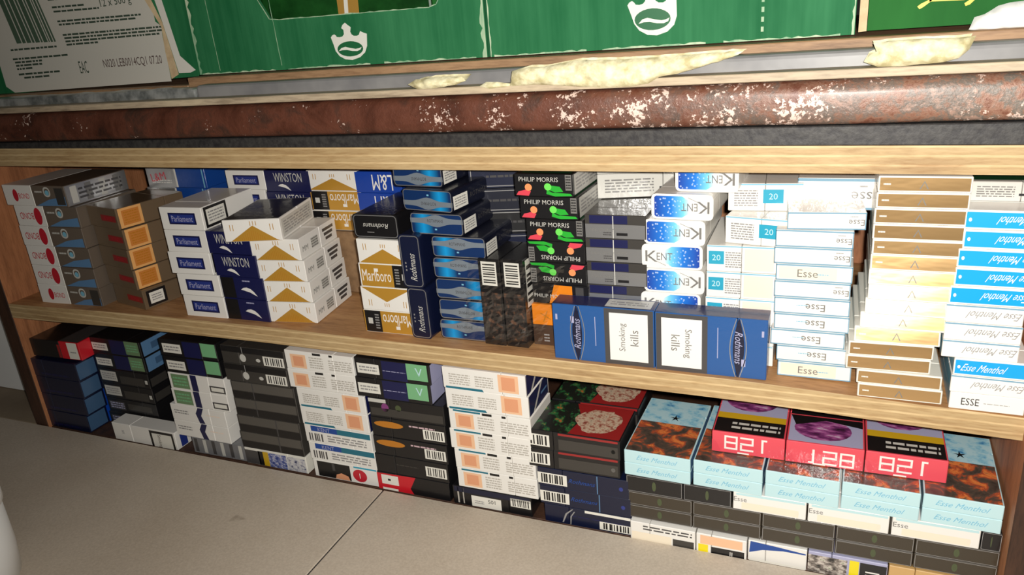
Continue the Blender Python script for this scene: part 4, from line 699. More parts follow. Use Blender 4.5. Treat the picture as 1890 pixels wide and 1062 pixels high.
def lumpy(pts, y, depth, amp, seed, res=7, back=None):
    from mathutils.geometry import delaunay_2d_cdt
    bm = bmesh.new(); vs = [Vector((x, z)) for x, z in pts]
    x0 = min(p[0] for p in pts); x1 = max(p[0] for p in pts); z0 = min(p[1] for p in pts); z1 = max(p[1] for p in pts)
    dense = []
    for a, b in zip(vs, vs[1:]+vs[:1]):
        n = max(1, int((b-a).length/4)); dense += [a.lerp(b, i/n)+Vector((noise.noise((a.x*.3+i, seed, 0)), noise.noise((a.y*.3+i, seed, 5))))*(.7 if i else 0) for i in range(n)]
    grid = [Vector((x0+i*res*.5, z0+j*2.6)) for i in range(int((x1-x0)/(res*.5))+1) for j in range(int((z1-z0)/2.6)+1)]
    n = len(dense); out = delaunay_2d_cdt(dense+grid, [(i, (i+1) % n) for i in range(n)], [list(range(n))], 1, 1e-4)
    co, fs = out[0], out[2]
    edge = lambda p: min(((p-(a+(b-a)*max(0, min(1, (p-a).dot(b-a)/max(1e-6, (b-a).length_squared))))).length) for a, b in zip(dense, dense[1:]+dense[:1]))
    fr = []
    for p in co:
        h = min(1, edge(p)/4); h = math.sqrt(h)
        fr.append(bm.verts.new((p.x, y-depth*h*(1+amp*noise.noise((p.x*.16, p.y*.2, seed))+.45*noise.noise((p.x*.5, p.y*.6, seed+3)))-.2, p.y)))
    bk = [bm.verts.new((p.x, back(p) if back else y+.3, p.y)) for p in co]
    for f in fs:
        bm.faces.new([fr[i] for i in f]); bm.faces.new([bk[i] for i in f[::-1]])
    for e in list(bm.edges):
        if e.is_boundary: pass
    bmesh.ops.recalc_face_normals(bm, faces=bm.faces)
    for f in bm.faces: f.smooth = True
    return bm
for i, p in enumerate(DEC['foam']):
    p = [(a, max(b, 237.4+zt(a))) for a, b in p]
    bm = lumpy(p, -6.4, 5, .8, i+1, back=lambda q: 11.7 if q.y > 249.5+zt(q.x) else -6.4); o = link('foam_patch', bm_mesh(bm, 'foam_patch', FOAM), rail); o.location = [-q for q in rail.location]

# ---------------------------------------------------------------- cartons on the plank
def slab(pts, y0, y1, mat, name, parent, holes=None):
    """a flat panel with an outline in X-Z and real thickness"""
    from mathutils.geometry import tessellate_polygon
    bm = bmesh.new(); loops = [pts]+(holes or [])
    flat = [p for l in loops for p in l]
    tris = tessellate_polygon([[Vector((p[0], p[1], 0)) for p in l] for l in loops])
    fr = [bm.verts.new((p[0], y0, p[1])) for p in flat]; bk = [bm.verts.new((p[0], y1, p[1])) for p in flat]
    for t in tris:
        try: bm.faces.new([fr[i] for i in t]); bm.faces.new([bk[i] for i in t[::-1]])
        except ValueError: pass
    b = 0
    for l in loops:
        n = len(l)
        for i in range(n):
            bm.faces.new((fr[b+i], fr[b+(i+1) % n], bk[b+(i+1) % n], bk[b+i]))
        b += n
    bmesh.ops.recalc_face_normals(bm, faces=bm.faces)
    o = link(name, bm_mesh(bm, name, mat), parent)
    if parent: o.location = [-q for q in parent.location]
    return o
def flat(polys, y, mat, name, parent, th=.25): 
    bm = bmesh.new()
    for pts in polys:
        fr = [bm.verts.new((p[0], y-th, p[1])) for p in pts]; f = bm.faces.new(fr)
        if f.normal.y > 0: f.normal_flip()
        f.normal_update()
    bmesh.ops.recalc_face_normals(bm, faces=bm.faces)
    for f in bm.faces:
        f.normal_update()
        if f.normal.y > 0: f.normal_flip()
    o = link(name, bm_mesh(bm, name, mat), parent); o.location = [-q for q in parent.location]; return o
def text_at(s, x, z, y, h, mat, name, parent, rot=0, wmax=None):
    vs, fs, tw, th = text_geo(s); k = h/th; kx = k if not wmax else min(k, wmax/tw); a = math.radians(rot)
    me = bpy.data.meshes.new(name); me.from_pydata([((x+(p*kx*math.cos(a)-q*k*math.sin(a)))*MM, y*MM, (z+p*kx*math.sin(a)+q*k*math.cos(a))*MM) for p, q in vs], [], fs)
    me.materials.append(mat); o = link(name, me, parent); o.location = [-q for q in parent.location]; return o
R = random.Random(11)
def jag(x0, z0, x1, z1, w0, w1, step=4):
    n = max(2, int(math.hypot(x1-x0, z1-z0)/step)); dx, dz = x1-x0, z1-z0; L = math.hypot(dx, dz); nx, nz = -dz/L, dx/L
    A = []; B = []
    for i in range(n+1):
        t = i/n; r = w0+(w1-w0)*R.random(); A.append((x0+dx*t, z0+dz*t)); B.append((x0+dx*t+nx*r, z0+dz*t+nz*r))
    return A+B[::-1]
YC = 50; TOPZ = 402
# labelled carton, upper left
c1 = empty('coffee_carton', (-800, 150, 256)); tag(c1, 'green carton with large white barcode label at upper left', 'carton', 'cartons on top')
base1 = [(-1010, 247.8), (-880, 248.8), (-616, 257.6), (-614.5, TOPZ), (-1010, TOPZ)]
slab(base1, YC, YC+4, GREEN, 'front_panel', c1)
slab([(p[0], p[1]) for p in base1], 320, 324, GREEN, 'back_panel', c1)
bm = bmesh.new(); bm_box(bm, (-618, YC+4, 258.4), (-614.6, 320, TOPZ), .5); t_ = link('side_panel', bm_mesh(bm, 'side_panel', GREEN), c1); t_.location = [-q for q in c1.location]
bm = bmesh.new(); bm_box(bm, (-1010, YC+4.2, 258.4), (-618.4, 319.6, 262), .5); t_ = link('bottom_panel', bm_mesh(bm, 'bottom_panel', CARD), c1); t_.location = [-q for q in c1.location]
flat([DEC['label']], YC, LABEL, 'paper_label', c1); flat([DEC['flap']], YC, ink('label_edge', (222,218,206), .6, 0, False), 'label_flap', c1, .5); flat([DEC['tear']], YC, CARD, 'torn_strip', c1, .8)
flat(DEC['bars'], YC, BARINK, 'barcode', c1, .45); flat(DEC['lines'], YC, LINK, 'small_print', c1, .45)
p = DEC['pts']
text_at('N020 LEB0014CQ1 07.20', p['code'][0]*.5+p['code2'][0]*.5, p['code'][1]*.5+p['code2'][1]*.5+1, YC-.5, 10, CODE, 'stamped_code', c1, .6, 84)
text_at('EAC', p['eac'][0], p['eac'][1], YC-.5, 13, LINK, 'mark', c1, 0, 13)
text_at('12 x 500 g', p['n500'][0], p['n500'][1]-1, YC-.5, 10, LINK, 'weight_print', c1, 2, 46)
# two green trays with crowned coffee bean emblems
def tray(name, x0, x1, label, window=None):
    c = empty('coffee_carton', ((x0+x1)/2, 150, 262)); tag(c, label, 'carton', 'cartons on top')
    zb = lambda x: 260.2+zt(x)+.3
    slab([(x0, zb(x0)), (x1, zb(x1)), (x1, TOPZ), (x0, TOPZ)], YC, YC+4, GREEN, 'front_panel', c, [window] if window else None)
    for nm, a, b in (('side_panel', x0, x0+3.5), ('side_panel', x1-3.5, x1)):
        bm = bmesh.new(); bm_box(bm, (a, YC+4, zb(a)), (b, 320, TOPZ-20), .5); t_ = link(nm, bm_mesh(bm, nm, GREEN), c); t_.location = [-q for q in c.location]
    bm = bmesh.new(); bm_box(bm, (x0+3.6, YC+4.2, zb(x1)+.2), (x1-3.6, 319, zb(x1)+3.4), .4); t_ = link('bottom_panel', bm_mesh(bm, 'bottom_panel', CARD), c); t_.location = [-q for q in c.location]
    n = 3
    for i in range(n):
        a = x0+(x1-x0)*(i+.04)/n; b = x0+(x1-x0)*(i+.9)/n
        flat([jag(a, zb(a), b, zb(b), .3, 1.8)], YC, FOLD, 'torn_edge', c, .5)
    return c, zb
win = DEC['window']
c2, zb2 = tray('a', -611.5, -287.5, 'green carton with hand window and small white crown emblem', win)
flat([DEC['crown']], YC, EMB, 'crown_emblem', c2); flat([DEC['bean']], YC, ink('emblem_green', (30,98,58), .5, 0, False), 'bean_shape', c2, .45); flat([DEC['wave']], YC, EMB, 'bean_line', c2, .65)
flat([jag(-610, zb2(-610), -609.5, TOPZ, -1, -4.5)], YC, FOLD, 'torn_edge', c2, .5); flat([jag(-288, zb2(-288), -288, TOPZ, 1.5, 4.5)], YC, FOLD, 'torn_edge', c2, .5)
flat([jag(-506, 264, -511, TOPZ, .4, 1.0)], YC, FOLD, 'fold_line', c2, .3); flat([jag(-583, 262, -586, TOPZ, .3, .8)], YC, FOLD, 'fold_line', c2, .3)
wl = [jag(a[0], a[1], b[0], b[1], .4, 1.2, 5) for a, b in zip(win[1:6], win[2:7])]
flat(wl, YC, FOLD, 'window_edge', c2, .4)
c3, zb3 = tray('b', -285, 3, 'green ribbed carton with large white crown emblem, right of the hand window carton')
flat([DEC['crown2']], YC, EMB, 'crown_emblem', c3); flat([DEC['bean2']], YC, ink('emblem_green', (30,98,58), .5, 0, False), 'bean_shape', c3, .45); flat([DEC['wave2']], YC, EMB, 'bean_line', c3, .65)
flat([[(-62+.25*i*0, 270+i*7), (-60, 270+i*7), (-60, 273.6+i*7), (-62, 273.6+i*7)] for i in range(18)], YC, FOLD, 'perforation', c3, .4)
flat([jag(2.5, zb3(2.5), 2.5, TOPZ, .6, 2)], YC, FOLD, 'torn_edge', c3, .5); flat([jag(-284.5, zb3(-284), -284.5, TOPZ, -.4, -1.4)], YC, FOLD, 'torn_edge', c3, .4)
c4 = empty('coffee_carton', (150, 150, 266)); tag(c4, 'glossy bright green carton with gold script at upper right', 'carton', 'cartons on top')
slab([(11, 266.5), (430, 270), (430, TOPZ), (11, TOPZ)], YC, YC+4, GREEN2, 'front_panel', c4); slab([(5.2, 266), (10.6, 266.4), (10.6, TOPZ), (5.2, TOPZ)], YC-2, YC+10, CARD, 'raw_edge', c4)
bm = bmesh.new(); bm_box(bm, (11, YC+4.2, 267.8), (430, 320, 271.5), .5); t_ = link('bottom_panel', bm_mesh(bm, 'bottom_panel', CARD), c4); t_.location = [-q for q in c4.location]
flat(DEC['script'], YC, SCRIPT, 'gold_script', c4, .3)
# packs of coffee seen through the hand window
g = empty('coffee_packet', (-440, 110, 266)); tag(g, 'dark green foil packet with gold stripe inside the hand window', 'packet')
bm = bmesh.new(); bm_box(bm, (-545, 80, 266), (-350, 200, 398), 5, 2); t_ = link('packet_body', bm_mesh(bm, 'packet_body', DEEPG), g); t_.location = [-q for q in g.location]
flat([DEC['gstripe']], 80, ink('stripe_gold', (196,150,70), .4, .3, False), 'gold_stripe', g, .4); flat([DEC['whighlight']], 80, EMB, 'white_highlight', g, .7)  # white strip is a painted highlight on the foil; the gold one is print
for i, x in enumerate((-560, -350)):
    o = box('coffee_packet', (x, 72, 267), (x+14+6*i*0, 190, 396), GREEN2, None, 3); o.name = 'coffee_packet'
    bmq = None; tag(o, ['narrow green packet edge at the left inside the hand window', 'narrow green packet edge at the right inside the hand window'][i], 'packet')
sp_ = empty('paper_scrap', (100, 34, 262)); tag(sp_, 'torn white paper lying against the bright green carton at upper right', 'paper')
bm = lumpy(DEC['scrap'], 46, 6, .5, 9); o = link('sheet', bm_mesh(bm, 'sheet', PAPER), sp_); o.location = [-q for q in sp_.location]

# ---------------------------------------------------------------- cigarette packs
PACKS = [
('bond', 1, 104, 24.6, 86, -852.4, 57.3, -0.58, 0.6, 0, 0, 'white and taupe pack with red oval, lowest in the far left stack', 'packs with red ovals in the far left stack', 'pack'),
('bond', 0, 104, 24.6, 86, -851.3, 56.8, 24.27, 0.1, 0, 0, 'white and taupe pack with red oval, fifth from top in the far left stack', 'packs with red ovals in the far left stack', 'pack'),
('bond', 0, 104, 24.6, 86, -851.8, 57.3, 49.12, 0.6, 0, 0, 'white and taupe pack with red oval, fourth from top in the far left stack', 'packs with red ovals in the far left stack', 'pack'),
('bond', 0, 104, 24.6, 86, -852.7, 57.0, 73.98, 0.3, 0, 0, 'white and taupe pack with red oval, third from top in the far left stack', 'packs with red ovals in the far left stack', 'pack'),
('bond', 0, 104, 24.6, 86, -851.2, 57.0, 98.83, 0.2, 0, 0, 'white and taupe pack with red oval, second from top in the far left stack', 'packs with red ovals in the far left stack', 'pack'),
('bond', 2, 104, 24.6, 86, -860.5, 56.4, 123.68, -0.3, 0, 0, 'white and taupe pack with red oval, topmost in the far left stack', 'packs with red ovals in the far left stack', 'pack'),
('bronze', 1, 62, 23.83, 84, -750.4, 60.7, 3.15, -12.4, 0, 0, 'bronze brown pack with red bar, lowest in the turned upper left stack', 'bronze brown packs on the upper shelf', 'pack'),
('bronze', 0, 62, 23.83, 84, -755.2, 61.1, 27.23, -13.6, 0, 0, 'bronze brown pack with red bar, fourth from top in the turned upper left stack', 'bronze brown packs on the upper shelf', 'pack'),
('bronze', 0, 62, 23.83, 84, -756.6, 61.0, 51.31, -13.3, 0, 0, 'bronze brown pack with red bar, third from top in the turned upper left stack', 'bronze brown packs on the upper shelf', 'pack'),
('bronze', 0, 62, 23.83, 84, -755.7, 60.9, 75.39, -13.1, 0, 0, 'bronze brown pack with red bar, second from top in the turned upper left stack', 'bronze brown packs on the upper shelf', 'pack'),
('bronze', 0, 62, 23.83, 84, -758.7, 60.7, 99.47, -12.7, 0, 0, 'bronze brown pack with red bar, topmost in the turned upper left stack', 'bronze brown packs on the upper shelf', 'pack'),
('parliament', 0, 56, 24.82, 84, -637.0, 52.6, 3.7, 1.6, 0, 0, 'white pack with navy label, lowest in the navy-labelled white stack', 'white packs with navy labels', 'pack'),
('parliament', 0, 56, 24.82, 84, -639.3, 53.0, 28.77, 2.4, 0, 0, 'white pack with navy label, fourth from top in the navy-labelled white stack', 'white packs with navy labels', 'pack'),
('parliament', 0, 56, 24.82, 84, -645.1, 53.1, 53.83, 2.6, 0, 0, 'white pack with navy label, third from top in the navy-labelled white stack', 'white packs with navy labels', 'pack'),
('parliament', 0, 56, 24.82, 84, -641.6, 52.6, 78.9, 1.6, 0, 0, 'white pack with navy label, second from top in the navy-labelled white stack', 'white packs with navy labels', 'pack'),
('parliament', 0, 56, 24.82, 84, -642.0, 52.9, 103.96, 2.1, 0, 0, 'white pack with navy label, topmost in the navy-labelled white stack', 'white packs with navy labels', 'pack'),
('winston', 1, 56.5, 24.69, 84, -578.8, 53.9, 4.16, 0.4, 0, 0, 'navy pack with white eagle, lowest in the navy upper stack', 'navy eagle packs on the upper shelf', 'pack'),
('winston', 1, 56.5, 24.69, 84, -579.2, 54.1, 29.1, 0.9, 0, 0, 'navy pack with white eagle, third from top in the navy upper stack', 'navy eagle packs on the upper shelf', 'pack'),
('winston', 0, 56.5, 24.69, 84, -582.0, 53.9, 54.04, 0.5, 0, 0, 'navy pack with white eagle, second from top in the navy upper stack', 'navy eagle packs on the upper shelf', 'pack'),
('winston', 0, 56.5, 24.69, 84, -586.8, 54.4, 78.98, 1.5, 0, 0, 'navy pack with white eagle, topmost in the navy upper stack', 'navy eagle packs on the upper shelf', 'pack'),
('marlboro', 0, 57, 22.8, 80, -528.4, 56.7, 4.58, 6.9, 0, 0, 'white pack with gold chevron, lowest in the stepped chevron stack', 'white gold-chevron packs in the stepped stack', 'pack'),
('marlboro', 0, 57, 22.8, 80, -530.8, 56.9, 27.63, 7.5, 0, 0, 'white pack with gold chevron, third from top in the stepped chevron stack', 'white gold-chevron packs in the stepped stack', 'pack'),
('marlboro', 0, 57, 22.8, 80, -532.6, 56.8, 50.68, 7.3, 0, 0, 'white pack with gold chevron, second from top in the stepped chevron stack', 'white gold-chevron packs in the stepped stack', 'pack'),
('marlboro', 0, 57, 22.8, 80, -535.3, 56.9, 73.74, 7.4, 0, 0, 'white pack with gold chevron, topmost in the stepped chevron stack', 'white gold-chevron packs in the stepped stack', 'pack'),
('marlboro', 1, 62, 23, 84, -555.7, 47.8, 96.99, 14, 0, 0, 'white pack with gold chevron lying askew on top of the stepped chevron stack', 'white gold-chevron packs in the stepped stack', 'pack'),
('silver', 0, 93, 22.86, 55, -739.8, 133.5, 78.4, 0, 0, 0, 'silver and blue film-wrapped pack, hidden lowest of the left back row', 'packs in the back row of the upper shelf', 'pack'),
('silver', 0, 93, 23.35, 55, -739.7, 133.2, 101.46, -0.4, 0, 0, 'silver and blue film-wrapped pack, lowest in the left back row', 'packs in the back row of the upper shelf', 'pack'),
('silver', 0, 93, 23.35, 55, -735.1, 133.1, 125.06, -0.5, 0, 0, 'silver and blue film-wrapped pack, topmost in the left back row', 'packs in the back row of the upper shelf', 'pack'),
('parliament', 0, 56, 23.26, 84, -634.2, 148.0, 78.4, 0, 0, 0, 'white pack with navy label, hidden lowest of the second back pile', 'packs in the back row of the upper shelf', 'pack'),
('parliament', 0, 56, 22.24, 84, -634.3, 148.1, 101.86, 0.1, 0, 0, 'white pack with navy label, lowest in the second back pile', 'packs in the back row of the upper shelf', 'pack'),
('parliament', 0, 56, 22.24, 84, -630.2, 147.8, 124.35, -0.4, 0, 0, 'white pack with navy label, topmost in the second back pile', 'packs in the back row of the upper shelf', 'pack'),
('winston', 0, 62, 19.35, 84, -573.4, 148.0, 78.4, 0, 0, 0, 'navy pack with white lettering, hidden lowest of the third back pile', 'packs in the back row of the upper shelf', 'pack'),
('winston', 0, 62, 24.43, 84, -573.6, 148.2, 97.95, 0.3, 0, 0, 'navy pack with white lettering, lowest in the third back pile', 'packs in the back row of the upper shelf', 'pack'),
('winston', 0, 62, 24.43, 84, -571.6, 147.9, 122.63, -0.1, 0, 0, 'navy pack with white lettering, topmost in the third back pile', 'packs in the back row of the upper shelf', 'pack'),
('goldside', 3, 66, 22.33, 84, -512.0, 148.0, 80.04, 0.0, 0, 0, 'gold pack with black label, lowest in the fourth back pile', 'packs in the back row of the upper shelf', 'pack'),
('goldside', 3, 66, 22.33, 84, -510.2, 148.3, 102.62, 0.5, 0, 0, 'gold pack with black label, second from top in the fourth back pile', 'packs in the back row of the upper shelf', 'pack'),
('goldside', 0, 66, 22.33, 84, -511.1, 148.0, 125.21, 0.0, 0, 0, 'white pack with gold chevron, topmost in the fourth back pile', 'packs in the back row of the upper shelf', 'pack'),
('lm', 0, 57, 21.86, 84, -453.0, 148.0, 78.4, 0, 0, 0, 'royal blue pack with white letters, hidden lowest of the back pile above black tin', 'packs in the back row of the upper shelf', 'pack'),
('lm', 0, 57, 23.09, 84, -452.6, 147.8, 100.46, -0.5, 0, 0, 'royal blue pack with white letters, lowest in the back pile above black tin', 'packs in the back row of the upper shelf', 'pack'),
('lm', 0, 57, 23.09, 84, -452.9, 147.8, 123.8, -0.4, 0, 0, 'royal blue pack with white letters, topmost in the back pile above black tin', 'packs in the back row of the upper shelf', 'pack'),
('goldside', 3, 58, 24.4, 84, -404.3, 58.8, 3.31, 0.1, 0, 0, 'gold pack with black label, lowest in the gold front stack', 'gold and white packs', 'pack'),
('goldside', 2, 58, 24.4, 84, -403.9, 58.8, 27.96, 0.0, 0, 0, 'white pack with inverted gold chevron, third from top in the gold front stack', 'gold and white packs', 'pack'),
('goldside', 1, 58, 24.4, 84, -402.2, 58.9, 52.6, 0.2, 0, 0, 'gold pack with black label and white lettering, second from top in the gold front stack', 'gold and white packs', 'pack'),
('goldside', 0, 58, 24.4, 84, -400.2, 58.7, 77.25, -0.1, 0, 0, 'white pack with gold chevron, topmost in the gold front stack', 'gold and white packs', 'pack'),
('blacktin', 0, 50, 24, 84, -406.6, 61.8, 102.1, 0, 0, 0, 'black silver-outlined pack lying on top of the gold stack', 'dark silver-outlined packs', 'pack'),
('blackstand', 0, 22.5, 53, 84, -364.9, 56.1, 2.85, -3, 0, 0, 'navy silver-outlined pack standing on edge, lower of the upright pair', 'dark silver-outlined packs', 'pack'),
('blackstand', 0, 22.5, 53, 84, -368.5, 55.7, 56.25, 0, 0, 0, 'navy silver-outlined pack standing on edge, upper of the upright pair', 'dark silver-outlined packs', 'pack'),
('aqua', 0, 55, 20.72, 84, -321.9, 62.7, 2.66, 0.2, 0, 0, 'blue pack with silver wave, lowest in the cyan silver stack', 'blue packs with silver waves', 'pack'),
('aqua', 1, 55, 20.72, 84, -320.3, 62.6, 23.63, -0.1, 0, 0, 'blue pack with silver wave, fourth from top in the cyan silver stack', 'blue packs with silver waves', 'pack'),
('aqua', 1, 55, 20.72, 84, -321.5, 62.7, 44.59, 0.1, 0, 0, 'blue pack with silver wave, third from top in the cyan silver stack', 'blue packs with silver waves', 'pack'),
('aqua', 0, 55, 20.72, 84, -321.7, 62.8, 65.56, 0.3, 0, 0, 'blue pack with silver wave, second from top in the cyan silver stack', 'blue packs with silver waves', 'pack'),
('aqua', 0, 55, 20.72, 84, -320.1, 62.5, 86.53, -0.4, 0, 0, 'blue pack with silver wave, topmost in the cyan silver stack', 'blue packs with silver waves', 'pack'),
('aqua', 0, 56, 20.97, 84, -338.7, 63.1, 107.7, -3, 0, 0, 'blue silver-wave pack set back to the left above the cyan stack', 'blue packs with silver waves', 'pack'),
('aqua', 1, 56, 20.97, 84, -343.9, 66.3, 128.96, -8, 0, 0, 'blue silver-wave pack second from the top, with white sticker on its side', 'blue packs with silver waves', 'pack'),
('aqua', 1, 54, 20.97, 84, -358.8, 74.7, 150.23, -4, 0, 0, 'blue silver-wave pack tucked highest under the top board', 'blue packs with silver waves', 'pack'),
('dark', 0, 84, 22.3, 55, -280.4, 111.9, 2.58, 13, 0, 0, 'dark navy pack turned back, lowest of seven behind the upright black packs', 'dark packs behind the upright black ones', 'pack'),
('dark', 1, 84, 22.3, 55, -282.9, 107.9, 25.18, 13, 0, 0, 'dark navy pack turned back, sixth from top of seven behind the upright black packs', 'dark packs behind the upright black ones', 'pack'),
('dark', 2, 84, 22.3, 55, -285.4, 111.9, 47.78, 13, 0, 0, 'dark navy pack turned back, fifth from top of seven behind the upright black packs', 'dark packs behind the upright black ones', 'pack'),
('dark', 0, 84, 22.3, 55, -287.9, 107.9, 70.38, 13, 0, 0, 'dark navy pack turned back, fourth from top of seven behind the upright black packs', 'dark packs behind the upright black ones', 'pack'),
('dark', 1, 84, 22.3, 55, -290.4, 111.9, 92.98, 13, 0, 0, 'dark navy pack turned back, third from top of seven behind the upright black packs', 'dark packs behind the upright black ones', 'pack'),
('dark', 2, 84, 22.3, 55, -292.9, 107.9, 115.58, 13, 0, 0, 'dark navy pack turned back, second from top of seven behind the upright black packs', 'dark packs behind the upright black ones', 'pack'),
('dark', 0, 84, 22.3, 55, -295.4, 111.9, 138.18, 13, 0, 0, 'dark navy pack turned back, topmost of seven behind the upright black packs', 'dark packs behind the upright black ones', 'pack'),
('blackup', 0, 22, 86, 54, -289.2, 44.2, 2.28, -2, 0, 0, 'black pack standing upright with white barcode sticker, left of the pair', 'upright black packs wrapped in film', 'pack'),
('blackup', 0, 22, 86, 54, -266.6, 44.2, 2.28, -2, 0, 0, 'black pack standing upright with white barcode sticker, right of the pair', 'upright black packs wrapped in film', 'pack'),
('orange', 1, 26.5, 41, 84, -241.8, 69.5, 2.11, 0, 0, 0, 'brown pack with orange top standing on edge left of the blue pair', 'orange and brown packs', 'pack'),
('orange', 1, 26.5, 41, 84, -214.8, 71.5, 2.11, 0, 0, 0, 'brown pack with orange top standing hidden behind the blue pair', 'orange and brown packs', 'pack'),
('philip', 2, 54, 19.95, 84, -225.4, 71.0, 43.5, -2.1, 0, 0, 'black and orange pack, lowest in the dotted black stack', 'black packs with fruit-coloured dots', 'pack'),
('philip', 1, 54, 19.95, 84, -226.6, 71.0, 63.7, -2.0, 0, 0, 'black pack with red and green dots, fifth from top in the dotted black stack', 'black packs with fruit-coloured dots', 'pack'),
('philip', 1, 54, 19.95, 84, -227.4, 71.1, 83.91, -1.8, 0, 0, 'black pack with red and green dots, fourth from top in the dotted black stack', 'black packs with fruit-coloured dots', 'pack'),
('philip', 0, 54, 19.95, 84, -226.8, 70.9, 104.11, -2.3, 0, 0, 'black pack with red and green dots, third from top in the dotted black stack', 'black packs with fruit-coloured dots', 'pack'),
('philip', 0, 54, 19.95, 84, -231.4, 71.1, 124.31, -1.9, 0, 0, 'black pack with red and green dots, second from top in the dotted black stack', 'black packs with fruit-coloured dots', 'pack'),
('philip', 0, 54, 19.95, 84, -235.1, 71.1, 144.52, -1.9, 0, 0, 'black pack with red and green dots, topmost in the dotted black stack', 'black packs with fruit-coloured dots', 'pack'),
('silvernavy', 0, 54, 20.78, 84, -176.5, 73.0, 1.76, 0, 0, 0, 'silver grey pack with navy top, lowest and hidden in the silver navy stack', 'silver and navy packs', 'pack'),
('silvernavy', 0, 54, 20.78, 84, -176.5, 73.0, 22.79, 0, 0, 0, 'silver grey pack with navy top, low and hidden in the silver navy stack', 'silver and navy packs', 'pack'),
('silvernavy', 0, 54, 21.19, 84, -176.9, 73.2, 43.82, 0.5, 0, 0, 'silver grey pack with navy top, fourth from top in the silver navy stack', 'silver and navy packs', 'pack'),
('silvernavy', 0, 54, 21.19, 84, -174.0, 72.9, 65.26, -0.2, 0, 0, 'silver grey pack with navy top, third from top in the silver navy stack', 'silver and navy packs', 'pack'),
('silvernavy', 0, 54, 21.19, 84, -174.6, 73.1, 86.7, 0.2, 0, 0, 'silver grey pack with navy top, second from top in the silver navy stack', 'silver and navy packs', 'pack'),
('silvernavy', 0, 54, 21.19, 84, -173.9, 72.8, 108.14, -0.4, 0, 0, 'silver grey pack with navy top, topmost in the silver navy stack', 'silver and navy packs', 'pack'),
('greenwhite', 0, 84, 22.3, 50, -168.5, 114.4, 129.97, 14, 0, 0, 'white and green pack turned back, lowest of three above the silver and navy stack', 'white and green packs at the back', 'pack'),
('greenwhite', 1, 84, 22.3, 50, -168.5, 114.4, 152.57, 14, 0, 0, 'white and green pack turned back, second of three above the silver and navy stack', 'white and green packs at the back', 'pack'),
('greenwhite', 0, 84, 22.3, 50, -168.5, 114.4, 175.17, 14, 0, 0, 'white and green pack turned back, topmost of three above the silver and navy stack', 'white and green packs at the back', 'pack'),
('kent', 1, 51, 19.21, 84, -127.4, 73.0, 1.49, 0, 0, 0, 'white pack with blue snow panel, lowest and hidden in the mid upper stack', 'white packs with blue snow panels', 'pack'),
('kent', 1, 51, 19.21, 84, -127.4, 73.0, 20.95, 0, 0, 0, 'white pack with blue snow panel, low and hidden in the mid upper stack', 'white packs with blue snow panels', 'pack'),
('kent', 1, 51, 21.38, 84, -127.4, 73.0, 40.42, 0, 0, 0, 'white pack with blue snow panel, sixth from top in the mid upper stack', 'white packs with blue snow panels', 'pack'),
('kent', 0, 51, 21.38, 84, -124.4, 73.0, 62.05, 0, 0, 0, 'white pack with blue snow panel, fifth from top in the mid upper stack', 'white packs with blue snow panels', 'pack'),
('kent', 1, 51, 21.38, 84, -126.0, 73.0, 83.69, 0, 0, 0, 'white pack with blue snow panel, fourth from top in the mid upper stack', 'white packs with blue snow panels', 'pack'),
('kent', 0, 51, 21.38, 84, -123.2, 72.5, 105.32, -1, 0, 0, 'white pack with blue snow panel, third from top in the mid upper stack', 'white packs with blue snow panels', 'pack'),
('kent', 0, 51, 21.38, 84, -115.5, 73.6, 126.96, -3, 0, 0, 'white pack with blue snow panel, second from top in the mid upper stack', 'white packs with blue snow panels', 'pack'),
('kent', 0, 51, 21.38, 84, -97.2, 81.6, 148.59, -3, 0, 0, 'white pack with blue snow panel, topmost in the mid upper stack', 'white packs with blue snow panels', 'pack'),
('tealbox', 0, 56, 18.26, 84, -70.1, 73.0, 1.2, 0, 0, 0, 'white pack with teal square, lowest and hidden in the pale stack', 'white packs with teal squares', 'pack'),
('tealbox', 0, 56, 18.26, 84, -70.1, 73.0, 19.71, 0, 0, 0, 'white pack with teal square, low and hidden in the pale stack', 'white packs with teal squares', 'pack'),
('tealbox', 0, 56, 22.57, 84, -70.1, 73.0, 38.23, -0.0, 0, 0, 'white pack with teal square, third from top in the pale stack', 'white packs with teal squares', 'pack'),
('tealbox', 0, 56, 22.57, 84, -69.1, 72.8, 61.05, -0.4, 0, 0, 'white pack with teal square, second from top in the pale stack', 'white packs with teal squares', 'pack'),
('tealbox', 0, 56, 22.57, 84, -69.7, 73.2, 83.87, 0.5, 0, 0, 'white pack with teal square, topmost in the pale stack', 'white packs with teal squares', 'pack'),
('tealbox', 1, 58, 22.82, 60, -49.9, 62.5, 106.89, -10, 0, 0, 'white teal-square pack turned askew on the pale stack', 'white packs with teal squares', 'pack'),
('tealbox', 1, 58, 22.82, 84, -57.6, 95.9, 130.02, 4, 0, 0, 'white teal-square pack squeezed highest under the top board beside snow panels', 'white packs with teal squares', 'pack'),
('slim', 0, 55.5, 13.68, 92, -9.5, 65.4, 0.19, 0, 0, 0, 'white slim pack with grey lettering, lowest in the tall white slim stack', 'white slim packs in the tall stack', 'pack'),
('slim', 1, 55.5, 13.68, 92, -10.9, 65.4, 14.12, 0, 0, 0, 'white slim pack with grey lettering, ninth from top in the tall white slim stack', 'white slim packs in the tall stack', 'pack'),
('slim', 1, 55.5, 13.68, 92, -15.9, 65.4, 28.06, 0, 0, 0, 'white slim pack with grey lettering, eighth from top in the tall white slim stack', 'white slim packs in the tall stack', 'pack'),
('slim', 1, 55.5, 13.68, 92, -13.6, 65.4, 41.99, 0, 0, 0, 'white slim pack with grey lettering, seventh from top in the tall white slim stack', 'white slim packs in the tall stack', 'pack'),
